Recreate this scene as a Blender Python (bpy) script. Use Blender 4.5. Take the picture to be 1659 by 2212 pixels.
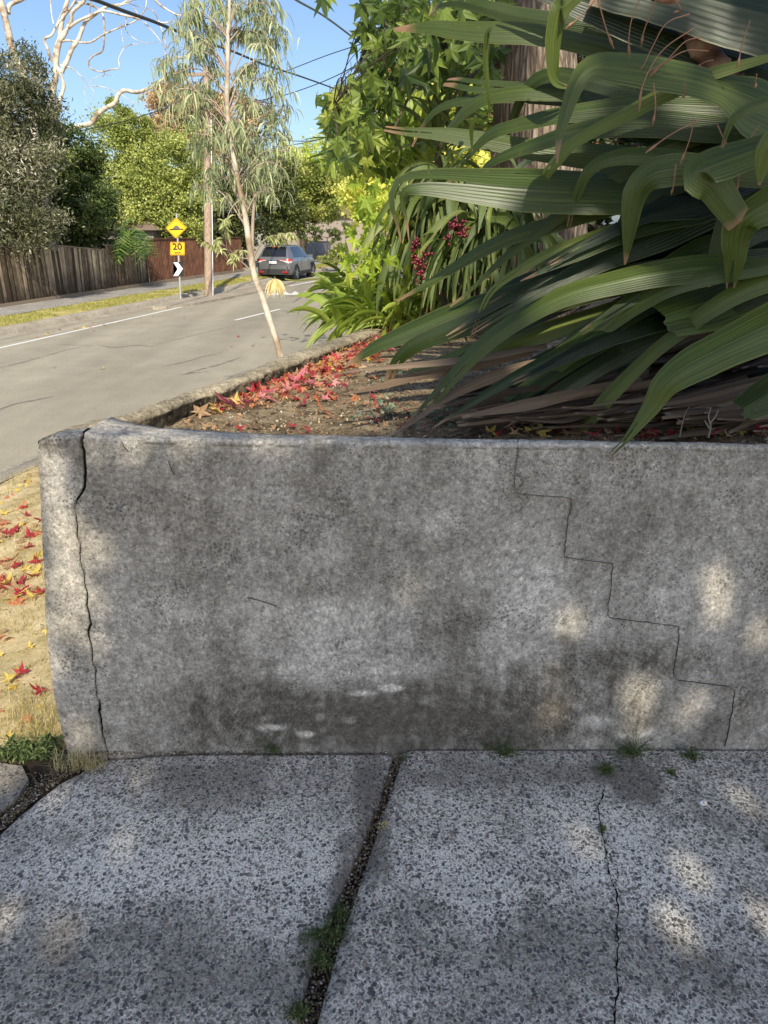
import bpy, math, random
import numpy as np
from mathutils import Vector, Matrix
for o in list(bpy.data.objects): bpy.data.objects.remove(o)
sc = bpy.context.scene
COL = sc.collection
R = math.radians
rng = np.random.default_rng(7)
random.seed(7)

# ------------------------------------------------------------ camera, sky, sun
F = 1534.0; CX = 829.5; CY = 1106.0; CAMZ = 1.65; PITCH = R(21.9)   # photo measured on a 1659 x 2212 grid
cd = bpy.data.cameras.new('camera'); cam = bpy.data.objects.new('camera', cd); COL.objects.link(cam)
cam.location = (0, 0, CAMZ); cam.rotation_euler = (math.pi/2 - PITCH, 0, 0)
cd.sensor_fit = 'VERTICAL'; cd.sensor_height = 36; cd.lens = F/2212*36
cd.clip_start = 0.05; cd.clip_end = 3000
sc.camera = cam
SUN_EL = R(40); SH = np.array([0.12, -0.993, 0.0]); SH /= np.linalg.norm(SH)   # horizontal direction towards the sun
SUN = SH*math.cos(SUN_EL) + np.array([0, 0, math.sin(SUN_EL)])
w = bpy.data.worlds.new("World"); sc.world = w; w.use_nodes = True
nt = w.node_tree; bg = nt.nodes['Background']
sky = nt.nodes.new('ShaderNodeTexSky'); sky.sky_type = 'NISHITA'; sky.sun_disc = False
sky.sun_elevation = SUN_EL; sky.sun_rotation = math.atan2(SH[0], SH[1])
sky.air_density = 0.9; sky.dust_density = 2.0; sky.ozone_density = 3.5; sky.altitude = 100
nt.links.new(sky.outputs[0], bg.inputs[0]); bg.inputs[1].default_value = 0.083
sl = bpy.data.lights.new('sun', 'SUN'); sl.energy = 2.6; sl.angle = R(0.53); sl.color = (1.0, 0.92, 0.76)
so = bpy.data.objects.new('sun', sl); COL.objects.link(so)
so.rotation_euler = Vector(SUN).to_track_quat('Z', 'Y').to_euler(); so.location = (5, -8, 9)
sc.view_settings.view_transform = 'Standard'; sc.view_settings.look = 'None'
sc.view_settings.exposure = 1.2; sc.view_settings.gamma = 1

# ------------------------------------------------------------ geometry helpers
CAM = np.array([0, 0, CAMZ]); cp, sp = math.cos(PITCH), math.sin(PITCH)
def ray(px, py):
    return np.array([(px-CX)/F, cp + sp*(CY-py)/F, -sp + cp*(CY-py)/F])
def P(px, py, Y):            # point seen at that photo position, at world distance Y
    d = ray(px, py); return CAM + d*(Y/d[1])
def G(px, py, z=0.0):        # ... on the level z
    d = ray(px, py); return CAM + d*((z-CAMZ)/d[2])
def WF(px, py, y0=1.93, b=0.075):   # ... on the battered wall face y = y0 + b z
    d = ray(px, py); t = (y0 + b*CAMZ)/(d[1] - b*d[2]); return CAM + d*t
RD = R(12.0); UD = np.array([math.sin(RD), math.cos(RD), 0]); ND = np.array([math.cos(RD), -math.sin(RD), 0])
def UN(u, n, z=0.0): return UD*u + ND*n + np.array([0, 0, z])
def hitn(px, n):             # point above line n on the vertical plane seen in column px
    d = ray(px, 600); t = n/(d @ ND); p = CAM + d*t; return p[:2]
def nrm(v):
    v = np.asarray(v, float); return v/(np.linalg.norm(v, axis=-1, keepdims=True)+1e-12)
_lat = {}
def vnoise(x, y, seed=0):
    if seed not in _lat: _lat[seed] = np.random.default_rng(1000+seed).random((256, 256))
    L = _lat[seed]; x = np.asarray(x, float); y = np.asarray(y, float)
    xi = np.floor(x).astype(int); yi = np.floor(y).astype(int); fx = x-xi; fy = y-yi
    fx = fx*fx*(3-2*fx); fy = fy*fy*(3-2*fy)
    a = L[xi % 256, yi % 256]; b = L[(xi+1) % 256, yi % 256]; c = L[xi % 256, (yi+1) % 256]; d = L[(xi+1) % 256, (yi+1) % 256]
    return (a*(1-fx)+b*fx)*(1-fy) + (c*(1-fx)+d*fx)*fy
def fbm(x, y, oct=4, seed=0):
    s = 0; a = 0.5; f = 1.0
    for i in range(oct): s = s + a*(vnoise(np.asarray(x)*f, np.asarray(y)*f, seed+i)-0.5)*2; a *= 0.5; f *= 2.03
    return s
class MB:
    def __init__(s): s.V=[]; s.Q=[]; s.T=[]; s.C=[]; s.UV=[]; s.n=0
    def add(s, V, Q=None, T=None, c=0.5, uv=None):
        V = np.asarray(V, float).reshape(-1, 3); k = len(V)
        if Q is not None and len(Q): s.Q.append(np.asarray(Q, int).reshape(-1, 4)+s.n)
        if T is not None and len(T): s.T.append(np.asarray(T, int).reshape(-1, 3)+s.n)
        s.V.append(V); s.C.append(np.broadcast_to(np.asarray(c, float), (k,)).copy())
        s.UV.append(np.zeros((k, 2)) if uv is None else np.asarray(uv, float).reshape(-1, 2)); s.n += k
        return s
    def grid(s, V, c=0.5, uv=None, closed=False):     # V: (a, b, 3)
        a, b = V.shape[:2]; i = np.arange(a*b).reshape(a, b)
        if closed: i = np.concatenate([i, i[:, :1]], 1)
        q = np.stack([i[:-1, :-1], i[:-1, 1:], i[1:, 1:], i[1:, :-1]], -1).reshape(-1, 4)
        if not np.isscalar(c): c = np.asarray(c).reshape(-1)
        return s.add(V.reshape(-1, 3), q, c=c, uv=None if uv is None else uv.reshape(-1, 2))
    def tube(s, pts, rad, seg=8, c=0.5, rough=0.0):
        pts = np.asarray(pts, float); m = len(pts); rad = np.broadcast_to(np.asarray(rad, float), (m,))
        T = nrm(np.gradient(pts, axis=0)); ref = np.array([0.13, -1, 0.21]); ref = nrm(ref)
        if abs(T[0] @ ref) > 0.9: ref = np.array([1., 0, 0])
        ang = np.arange(seg)*2*math.pi/seg; rings = []
        n0 = nrm(ref - T[0]*(T[0] @ ref))
        for i in range(m):
            n0 = nrm(n0 - T[i]*(T[i] @ n0)); b0 = np.cross(T[i], n0)
            rr = rad[i]*(1 + rough*(rng.random(seg)-0.5))
            rings.append(pts[i] + (np.cos(ang)*rr)[:, None]*n0 + (np.sin(ang)*rr)[:, None]*b0)
        V = np.stack(rings); s.grid(V, c=c if np.isscalar(c) else np.repeat(np.asarray(c), seg), closed=True)
        k = s.n; s.add(V[0], T=[(0, j+1, j) for j in range(1, seg-1)], c=c if np.isscalar(c) else c[0])
        s.add(V[-1], T=[(0, j, j+1) for j in range(1, seg-1)], c=c if np.isscalar(c) else c[-1]); return s
    def box(s, c0, size, M=None, c=0.5, bevel=0):
        h = np.asarray(size, float)/2
        V = np.array([[x, y, z] for x in (-1, 1) for y in (-1, 1) for z in (-1, 1)], float)*h
        if M is not None: V = V @ np.asarray(M).T
        return s.add(V+np.asarray(c0), [(0, 1, 3, 2), (4, 6, 7, 5), (0, 4, 5, 1), (2, 3, 7, 6), (0, 2, 6, 4), (1, 5, 7, 3)], c=c)
    def prism(s, poly, d, c=0.5):       # poly (n,3) extruded by vector d
        poly = np.asarray(poly, float); n = len(poly); V = np.concatenate([poly, poly+np.asarray(d)])
        T = [(0, i, i+1) for i in range(1, n-1)] + [(n, n+i+1, n+i) for i in range(1, n-1)]
        Q = [(i, (i+1) % n, n+(i+1) % n, n+i) for i in range(n)]
        return s.add(V, [q[::-1] for q in Q], T, c=c)
def wpos(o):
    p = np.zeros(3)
    while o is not None: p += np.array(o.location); o = o.parent
    return p
MESHN = {}
def make_mesh(name, mb, mat, off=(0, 0, 0), smooth=False):
    V = (np.concatenate(mb.V) - np.asarray(off)).astype(np.float32); C = np.concatenate(mb.C).astype(np.float32); UV = np.concatenate(mb.UV)
    Q = np.concatenate(mb.Q) if mb.Q else np.zeros((0, 4), int); T = np.concatenate(mb.T) if mb.T else np.zeros((0, 3), int)
    me = bpy.data.meshes.new(name); me.vertices.add(len(V)); me.vertices.foreach_set('co', V.ravel())
    loops = np.concatenate([Q.ravel(), T.ravel()]).astype(np.int32)
    me.loops.add(len(loops)); me.loops.foreach_set('vertex_index', loops)
    st = np.concatenate([np.arange(len(Q))*4, len(Q)*4+np.arange(len(T))*3]).astype(np.int32)
    me.polygons.add(len(st)); me.polygons.foreach_set('loop_start', st)
    me.polygons.foreach_set('use_smooth', np.full(len(st), smooth))
    at = me.attributes.new('tint', 'FLOAT', 'POINT'); at.data.foreach_set('value', C)
    uvl = me.uv_layers.new(name='UVMap'); uvl.data.foreach_set('uv', UV[loops].astype(np.float32).ravel())
    me.update(calc_edges=True); me.validate()
    me.materials.append(mat); return me
def part(name, mb, mat, parent=None, smooth=False, local=False, loc=None, mb_mats=None):
    off = np.zeros(3)
    if not local:
        if parent is not None: off = wpos(parent)
        elif loc is not None: off = np.asarray(loc, float)
    me = make_mesh(name, mb, mat, off, smooth); o = bpy.data.objects.new(name, me); COL.objects.link(o)
    if parent is not None: o.parent = parent
    elif loc is not None: o.location = loc
    return o
def tag(o, label, cat, group=None):
    o['label'] = label; o['category'] = cat
    if group: o['group'] = group
    return o
def thing(name, label, cat, loc, group=None, rz=0):
    o = bpy.data.objects.new(name, None); o.empty_display_size = 0.2; COL.objects.link(o)
    o.location = loc; o.rotation_euler = (0, 0, rz); return tag(o, label, cat, group)
def struct(name, mb, mat, smooth=False, kind='structure'):
    o = part(name, mb, mat, smooth=smooth); o['kind'] = kind; return o
def crom(pts, n=8):
    pts = np.asarray(pts, float); Pp = np.vstack([2*pts[0]-pts[1], pts, 2*pts[-1]-pts[-2]]); out = []
    for i in range(1, len(Pp)-2):
        p0, p1, p2, p3 = Pp[i-1:i+3]; t = np.linspace(0, 1, n, endpoint=False)[:, None]
        out.append(0.5*((2*p1)+(-p0+p2)*t+(2*p0-5*p1+4*p2-p3)*t*t+(-p0+3*p1-3*p2+p3)*t**3))
    return np.vstack(out+[pts[-1:]])
def resample(p, m):
    d = np.r_[0, np.cumsum(np.linalg.norm(np.diff(p, axis=0), axis=1))]; t = np.linspace(0, d[-1], m)
    return np.stack([np.interp(t, d, p[:, k]) for k in range(p.shape[1])], 1)

# ------------------------------------------------------------ materials
class NT:
    def __init__(s, name):
        s.m = bpy.data.materials.new(name); s.m.use_nodes = True; s.t = s.m.node_tree
        s.b = s.t.nodes['Principled BSDF']; s.out = s.t.nodes['Material Output']; s._tc = None
    def n(s, ty, **kw):
        x = s.t.nodes.new(ty)
        for k, v in kw.items():
            if k in x.inputs.keys() or isinstance(k, int): s.put(x.inputs[k], v)
            else: setattr(x, k, v)
        return x
    def put(s, inp, v):
        if isinstance(v, bpy.types.NodeSocket): s.t.links.new(v, inp)
        elif v is not None:
            if isinstance(v, (tuple, list)) and len(v) == 3 and inp.type == 'RGBA': v = (*v, 1)
            inp.default_value = v
    def obj(s):
        if not s._tc: s._tc = s.t.nodes.new('ShaderNodeTexCoord')
        return s._tc.outputs['Object']
    def mapv(s, v, sc3): x = s.n('ShaderNodeMapping'); s.put(x.inputs['Vector'], v); x.inputs['Scale'].default_value = sc3; return x.outputs[0]
    def noise(s, scale, det=6, rough=0.6, v=None, dist=0.0):
        x = s.n('ShaderNodeTexNoise'); s.put(x.inputs['Vector'], v if v is not None else s.obj())
        x.inputs['Scale'].default_value = scale; x.inputs['Detail'].default_value = det; x.inputs['Roughness'].default_value = rough
        x.inputs['Distortion'].default_value = dist; return x.outputs['Fac']
    def vor(s, scale, feature='F1', v=None, rnd=1.0, out='Distance'):
        x = s.n('ShaderNodeTexVoronoi'); x.feature = feature; s.put(x.inputs['Vector'], v if v is not None else s.obj())
        x.inputs['Scale'].default_value = scale; x.inputs['Randomness'].default_value = rnd; return x.outputs[out]
    def ramp(s, fac, stops, interp='LINEAR'):
        x = s.t.nodes.new('ShaderNodeValToRGB'); s.put(x.inputs[0], fac); e = x.color_ramp.elements; x.color_ramp.interpolation = interp
        while len(e) < len(stops): e.new(0.5)
        for el, (p, c) in zip(e, stops):
            el.position = p; el.color = (*c, 1) if isinstance(c, (tuple, list)) else (c, c, c, 1)
        return x.outputs[0]
    def math(s, op, a, b=None, c=None, clamp=False):
        x = s.t.nodes.new('ShaderNodeMath'); x.operation = op; x.use_clamp = clamp; s.put(x.inputs[0], a)
        if b is not None: s.put(x.inputs[1], b)
        if c is not None: s.put(x.inputs[2], c)
        return x.outputs[0]
    def mix(s, fac, a, b, mode='MIX'):
        x = s.t.nodes.new('ShaderNodeMix'); x.data_type = 'RGBA'; x.blend_type = mode
        s.put(x.inputs[0], fac); s.put(x.inputs[6], a); s.put(x.inputs[7], b); return x.outputs[2]
    def attr(s, name='tint'): x = s.n('ShaderNodeAttribute'); x.attribute_name = name; return x.outputs['Fac']
    def uv(s): x = s.t.nodes.new('ShaderNodeUVMap'); x.uv_map = 'UVMap'; return x.outputs[0]
    def sep(s, v): x = s.t.nodes.new('ShaderNodeSeparateXYZ'); s.put(x.inputs[0], v); return x.outputs
    def bump(s, h, strength=0.3, dist=0.01):
        x = s.n('ShaderNodeBump'); s.put(x.inputs['Height'], h); x.inputs['Strength'].default_value = strength; x.inputs['Distance'].default_value = dist
        s.t.links.new(x.outputs[0], s.b.inputs['Normal']); return x.outputs[0]
    def done(s, col, rough=0.8, spec=0.3, metal=0.0, translucent=None, tcol=None, normal=None):
        s.put(s.b.inputs['Base Color'], col); s.put(s.b.inputs['Roughness'], rough)
        s.b.inputs['Specular IOR Level'].default_value = spec; s.b.inputs['Metallic'].default_value = metal
        if translucent:
            tr = s.t.nodes.new('ShaderNodeBsdfTranslucent'); s.put(tr.inputs[0], tcol if tcol is not None else col)
            mx = s.t.nodes.new('ShaderNodeMixShader'); mx.inputs[0].default_value = translucent
            s.t.links.new(s.b.outputs[0], mx.inputs[1]); s.t.links.new(tr.outputs[0], mx.inputs[2]); s.t.links.new(mx.outputs[0], s.out.inputs[0])
        return s.m
def flat(name, col, rough=0.6, metal=0.0, spec=0.4, var=0.15, scale=20):
    n = NT(name); f = n.noise(scale, 5)
    c = n.mix(f, tuple(x*(1-var) for x in col), tuple(min(1, x*(1+var)) for x in col)); return n.done(c, rough, spec, metal)
def foliage(name, stops, rough=0.5, tr=0.3, spec=0.4, boost=1.5):
    n = NT(name); c = n.ramp(n.attr(), stops); c2 = n.ramp(n.attr(), [(p, tuple(min(1, x*boost) for x in q)) for p, q in stops])
    return n.done(c, rough, spec, translucent=tr, tcol=c2)
M = {}
def wall_mat(name, a, b, dark, base_dark=True, speck=1.0):
    n = NT(name); o = n.obj()
    big = n.noise(2.2, 5, 0.6, dist=0.4); mid = n.noise(13, 9, 0.78); fine = n.noise(95, 8, 0.9); st = n.attr()
    s1 = n.mapv(o, (4, 4, 0.9)); streak = n.noise(3.2, 7, 0.7, v=s1)
    v = n.math('ADD', n.math('MULTIPLY', big, 0.55), n.math('MULTIPLY', mid, 0.45)); v = n.math('ADD', n.math('MULTIPLY', v, 0.62), n.math('MULTIPLY', streak, 0.38))
    brk = n.ramp(n.noise(24, 9, 0.8), [(0.38, 0.25), (0.62, 1.5)]); v = n.math('ADD', v, n.math('MULTIPLY', n.math('MULTIPLY', n.math('SUBTRACT', st, 0.5), 0.62), brk), clamp=True)
    col = n.ramp(v, [(0.30, dark), (0.44, a), (0.60, b), (0.78, tuple(min(1, x*1.35) for x in b))])
    g = n.math('ADD', n.math('MULTIPLY', fine, 0.6), n.math('MULTIPLY', n.noise(42, 8, 0.85), 0.4))
    col = n.mix(n.ramp(g, [(0.34, 1.0), (0.62, 0.0)]), col, tuple(x*0.72 for x in dark), 'MIX') if False else n.mix(1.0, col, n.ramp(g, [(0.40, 0.28), (0.465, 0.74), (0.535, 1.2), (0.60, 2.0)]), 'MULTIPLY')
    # lichen specks
    vd = n.vor(85, v=o); pm = n.noise(5.5, 5, 0.65, dist=0.3); lim = n.math('MULTIPLY', n.ramp(pm, [(0.42, 0.0), (0.66, 1.0)]), 0.42*speck)
    sp_ = n.math('LESS_THAN', vd, lim); spn = n.math('MULTIPLY', sp_, 0.55)
    col = n.mix(spn, col, (0.045, 0.042, 0.036)); 
    vd2 = n.vor(190, v=o); sp2 = n.math('MULTIPLY', n.math('LESS_THAN', vd2, n.math('MULTIPLY', n.ramp(n.noise(7, 5, 0.7), [(0.38, 0.1), (0.7, 1.0)]), 0.34)), 0.45)
    col = n.mix(sp2, col, (0.05, 0.046, 0.04))
    n.bump(n.math('ADD', n.math('MULTIPLY', fine, 0.6), n.math('MULTIPLY', mid, 1.2)), 0.55, 0.006)
    return n.done(col, 0.92, 0.15)
M['wall'] = wall_mat('cement_render', (0.262, 0.238, 0.196), (0.44, 0.405, 0.345), (0.125, 0.11, 0.088))
M['wall_top'] = wall_mat('weathered_coping', (0.28, 0.275, 0.26), (0.44, 0.435, 0.42), (0.10, 0.098, 0.092), speck=0.6)
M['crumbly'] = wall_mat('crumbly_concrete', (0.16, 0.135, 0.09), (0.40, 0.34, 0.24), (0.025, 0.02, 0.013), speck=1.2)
def slab_mat():
    n = NT('exposed_aggregate_concrete'); o = n.obj(); st = n.attr()
    wv = n.n('ShaderNodeTexNoise', Scale=45.0, Detail=3.0); n.put(wv.inputs['Vector'], o)
    dv = n.n('ShaderNodeVectorMath', operation='MULTIPLY_ADD'); n.put(dv.inputs[0], wv.outputs['Color']); dv.inputs[1].default_value = (0.022, 0.022, 0); n.put(dv.inputs[2], o)
    mp = n.mapv(dv.outputs[0], (1, 1, 0)); 
    big = n.noise(2.3, 6, 0.62, dist=0.5); mid = n.noise(9, 8, 0.75); fine = n.noise(170, 6, 0.9)
    cover = n.math('ADD', n.math('MULTIPLY', big, 0.5), n.math('MULTIPLY', mid, 0.5))
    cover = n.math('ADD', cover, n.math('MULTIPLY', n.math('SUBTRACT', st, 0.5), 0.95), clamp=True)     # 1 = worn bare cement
    base = n.ramp(cover, [(0.24, (0.25, 0.218, 0.168)), (0.41, (0.40, 0.357, 0.285)), (0.54, (0.65, 0.59, 0.49)), (0.72, (0.77, 0.71, 0.60))])
    base = n.mix(1.0, base, n.ramp(fine, [(0.36, 0.35), (0.5, 0.95), (0.62, 1.7)]), 'MULTIPLY')
    def stones(scale, thr, prob):
        x = n.t.nodes.new('ShaderNodeTexVoronoi'); n.put(x.inputs['Vector'], mp); x.inputs['Scale'].default_value = scale
        hs = n.sep(x.outputs['Color'])
        lim = n.math('MULTIPLY', hs[1], thr); lim = n.math('ADD', lim, 0.19)
        ins = n.math('LESS_THAN', x.outputs['Distance'], lim)
        pres = n.math('LESS_THAN', hs[0], prob); return n.math('MULTIPLY', ins, pres), hs[2], x.outputs['Distance']
    pr = n.ramp(cover, [(0.3, 1.0), (0.5, 0.94), (0.72, 0.6)])
    a1, c1, d1 = stones(104, 0.46, pr); a2, c2, d2 = stones(150, 0.45, pr)
    sc1 = n.ramp(c1, [(0.0, (0.055, 0.054, 0.052)), (0.4, (0.11, 0.105, 0.098)), (0.7, (0.19, 0.17, 0.145)), (0.9, (0.26, 0.20, 0.15)), (0.99, (0.36, 0.34, 0.3))])
    col = n.mix(n.math('MULTIPLY', a2, 0.7), base, (0.12, 0.118, 0.112)); col = n.mix(n.math('MULTIPLY', a1, 0.92), col, sc1)
    spk = n.vor(330, v=o); sv = n.math('LESS_THAN', spk, n.math('MULTIPLY', n.ramp(n.noise(300, 1), [(0.5, 0), (0.62, 1)]), 0.24)); col = n.mix(n.math('MULTIPLY', sv, 0.55), col, (0.7, 0.7, 0.7))
    br = n.math('MULTIPLY', n.ramp(n.noise(4.1, 6, 0.7), [(0.56, 0), (0.66, 1)]), 0.3); col = n.mix(br, col, (0.11, 0.085, 0.055))
    h = n.math('ADD', n.math('MULTIPLY', a1, -0.4), n.math('MULTIPLY', fine, 0.8)); n.bump(h, 0.5, 0.004)
    return n.done(col, 0.85, 0.25)
M['slab'] = slab_mat()
def asphalt():
    n = NT('aged_asphalt'); o = n.obj(); rot = n.n('ShaderNodeMapping'); n.put(rot.inputs[0], o); rot.inputs['Rotation'].default_value = (0, 0, RD); rot.inputs['Scale'].default_value = (1.0, 0.12, 1)
    band = n.noise(0.9, 4, 0.55, v=rot.outputs[0]); m = n.noise(1.3, 6, 0.6); f = n.noise(90, 5, 0.8)
    v = n.math('ADD', n.math('MULTIPLY', band, 0.65), n.math('MULTIPLY', m, 0.35))
    c = n.ramp(v, [(0.34, (0.235, 0.210, 0.160)), (0.5, (0.295, 0.264, 0.200)), (0.64, (0.36, 0.322, 0.242))])
    c = n.mix(1.0, c, n.ramp(f, [(0.38, 0.7), (0.5, 1.0), (0.62, 1.35)]), 'MULTIPLY'); n.bump(f, 0.4, 0.01); return n.done(c, 0.9, 0.2)
M['asphalt'] = asphalt()
M['kerb'] = wall_mat('kerb_concrete', (0.27, 0.235, 0.18), (0.42, 0.37, 0.29), (0.14, 0.12, 0.09), speck=0.5)
M['path'] = wall_mat('path_concrete', (0.24, 0.225, 0.20), (0.38, 0.355, 0.32), (0.13, 0.12, 0.105), speck=0.5)
def ground_mat(name, stops, scale=6, f=120):
    n = NT(name); v = n.math('ADD', n.math('MULTIPLY', n.noise(scale, 8, 0.65), 0.6), n.math('MULTIPLY', n.noise(f, 5, 0.75), 0.4)); c = n.ramp(v, stops)
    n.bump(n.noise(f*0.6, 6, 0.75), 0.7, 0.02); return n.done(c, 0.95, 0.1)
M['soil'] = ground_mat('garden_soil', [(0.36, (0.05, 0.035, 0.022)), (0.47, (0.17, 0.125, 0.075)), (0.56, (0.32, 0.25, 0.155)), (0.66, (0.48, 0.39, 0.26))], 9, 90)
M['dirt'] = ground_mat('dark_dirt', [(0.3, (0.02, 0.015, 0.011)), (0.5, (0.06, 0.045, 0.032)), (0.7, (0.14, 0.11, 0.08))], 20, 160)
M['verge'] = ground_mat('dry_verge', [(0.36, (0.26, 0.21, 0.09)), (0.47, (0.48, 0.38, 0.19)), (0.56, (0.64, 0.51, 0.29)), (0.68, (0.78, 0.66, 0.42))], 5, 70)
M['lawn'] = ground_mat('lawn', [(0.34, (0.20, 0.19, 0.06)), (0.48, (0.36, 0.32, 0.10)), (0.56, (0.50, 0.41, 0.17)), (0.66, (0.58, 0.48, 0.24))], 1.6, 25)
M['field'] = ground_mat('far_ground', [(0.3, (0.22, 0.19, 0.13)), (0.6, (0.42, 0.37, 0.27))], 1.6, 25)
def paint():
    n = NT('road_paint'); f = n.noise(60, 6, 0.8); c = n.mix(n.ramp(f, [(0.36, 0.6), (0.5, 0)]), (0.72, 0.71, 0.67), (0.25, 0.23, 0.2)); return n.done(c, 0.7, 0.3)
M['paint'] = paint()
M['tar'] = flat('bitumen_seal', (0.18, 0.165, 0.135), 0.85)
M['hairline'] = flat('hairline_dirt', (0.085, 0.077, 0.065), 0.95, spec=0.05)
M['crack'] = flat('crack_shadow_dirt', (0.012, 0.010, 0.008), 0.95, spec=0.05)
# ------------------------------------------------------------ ground, road, verge
def hz(n, u=0):
    n = np.asarray(n, float); z = np.where(n > -1.3, -0.035, -0.035 - 0.60*((-1.3-n)/3.75)**1.08)
    return np.maximum(z, -0.66)
g = MB(); xs = np.array([-900, -60, 60, 900.]); gx, gy = np.meshgrid(xs, xs+200, indexing='ij')
g.grid(np.stack([gx, gy, np.full_like(gx, -1.0)], -1)[:, ::-1]); struct('ground', g, M['field'])
def dn_(u): return 0.10*np.maximum(0, np.asarray(u, float)-6.0)*(np.asarray(u, float) < 26)+2.0*(np.asarray(u, float) >= 26)
def strip(name, u, nn, zz, mat, noise=0.0, seed=3, smooth=True, stain=None):
    U, Nn = np.meshgrid(u, nn, indexing='ij')
    if name == 'near_kerb': Nn = Nn+dn_(U)
    Z = np.interp(-Nn, -np.asarray(nn)[::1], zz) if False else np.tile(zz, (len(u), 1))
    V = U[..., None]*UD + Nn[..., None]*ND; V[..., 2] = Z + noise*fbm(U*2.1, Nn*2.1, 3, seed)
    m = MB(); m.grid(V, c=0.5 if stain is None else stain(V)); return struct(name, m, mat, smooth)
uu = np.linspace(-8, 150, 200)
strip('road', uu, [-2.9, -5.25, -6.5, -8.4, -10.5, -12.32], [-0.81, -0.80, -0.76, -0.735, -0.76, -0.81], M['asphalt'])
strip('far_gutter', uu, [-12.32, -12.72], [-0.806, -0.79], M['kerb'])
nk = [-12.70, -12.74, -12.86, -13.0]; strip('far_kerb', uu, nk, [-0.80, -0.70, -0.655, -0.65], M['kerb'], 0.01)
nl = list(np.linspace(-13.0, -14.35, 9)); strip('far_lawn', np.linspace(-8, 90, 220), nl, [-0.655]+[-0.635]*7+[-0.62], M['lawn'], 0.03)
strip('far_footpath', uu, [-14.3, -15.75], [-0.612, -0.59], M['path'], 0.0)
strip('far_yard', uu, [-15.72, -18, -30, -200], [-0.60, -0.58, -0.55, -0.5], M['field'])
# near kerb and verge
strip('near_kerb', np.linspace(-4, 40, 160), [-4.86, -4.95, -5.22, -5.29, -5.62], [-0.60, -0.628, -0.66, -0.795, -0.79], M['kerb'], 0.006)
U, Nn = np.meshgrid(np.linspace(-3, 34, 420), np.linspace(-0.2, -4.90, 90), indexing='ij')
V = U[..., None]*UD + (Nn*(1-dn_(U)/5.04))[..., None]*ND; V[..., 2] = hz(Nn) + 0.02*fbm(U*3, Nn*3, 4, 11) + 0.006*fbm(U*22, Nn*22, 2, 12)
V[..., 2] -= 0.25*np.clip((Nn+1.22)/.5, 0, 1)
m = MB(); m.grid(V, c=0.5); struct('verge', m, M['verge'], True)
def vz(x, y):
    n = x*ND[0] + y*ND[1]; u = x*UD[0]+y*UD[1]; n = n/(1-dn_(u)/5.04); return hz(n) + 0.02*fbm(u*3, n*3, 4, 11) + 0.006*fbm(u*22, n*22, 2, 12)
# painted lines
def on_road(px, py):
    z = -0.76
    for _ in range(4):
        p = G(px, py, z); n = p @ ND; z = float(np.interp(-n, [5.25, 6.5, 8.4, 10.5, 12.32, 12.72], [-0.80, -0.76, -0.735, -0.76, -0.81, -0.79])) if n < -5.2 else -0.8
    return G(px, py, z)
def line_un(name, u0, u1, n0, wd, z, mat=None, seg=12, c=0.5):
    us = np.linspace(u0, u1, seg); V = np.stack([np.stack([UN(u, n0-wd/2, z), UN(u, n0+wd/2, z)]) for u in us]); m = MB(); m.grid(V[:, ::-1]); return struct(name, m, mat or M['paint'])
rz_ = lambda n: float(np.interp(-n, [5.25, 6.5, 8.4, 10.5, 12.32], [-0.80, -0.76, -0.735, -0.76, -0.81]))
a = on_road(0, 752); b = on_road(430, 655)
for i, (A_, B_, wd) in enumerate([(on_road(-120, 779), on_road(430, 655), 0.115), (on_road(625, 618), on_road(790, 587), 0.14), (on_road(508, 692), on_road(605, 668), 0.115), ]):
    d = nrm((B_-A_)*[1, 1, 0]); s_ = np.array([d[1], -d[0], 0])*wd/2; ts = np.linspace(0, 1, 14)[:, None]
    L = A_+(B_-A_)*ts; L[:, 2] = [rz_(p @ ND)+0.006 for p in L]; m = MB(); m.grid(np.stack([L-s_, L+s_], 1)[:, ::-1]); struct('road_marking', m, M['paint'])
cur = crom([on_road(670, 674), on_road(700, 672), on_road(728, 666), on_road(752, 659), on_road(800, 645)], 5); m = MB()
t_ = nrm(np.gradient(cur, axis=0)); s_ = np.stack([t_[:, 1], -t_[:, 0], 0*t_[:, 0]], 1)*0.06; cur = cur.copy(); cur[:, 2] = [rz_(p @ ND)+0.007 for p in cur]
m.grid(np.stack([cur-s_, cur+s_], 1)[:, ::-1]); struct('road_marking', m, M['paint'])
# hump teeth
m = MB(); base = [(580, 638), (672, 636), (672, 634), (580, 635.5)]
m.prism([on_road(*p)+[0, 0, .006] for p in base], (0, 0, 0.003))
for x0 in (586, 608, 630, 652):
    m.prism([on_road(*p)+[0, 0, .010] for p in [(x0, 635.8), (x0+17, 635.4), (x0+9, 630.5), (x0+5, 630.6)]], (0, 0, 0.003))
struct('speed_hump_marking', m, M['paint'])
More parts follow.
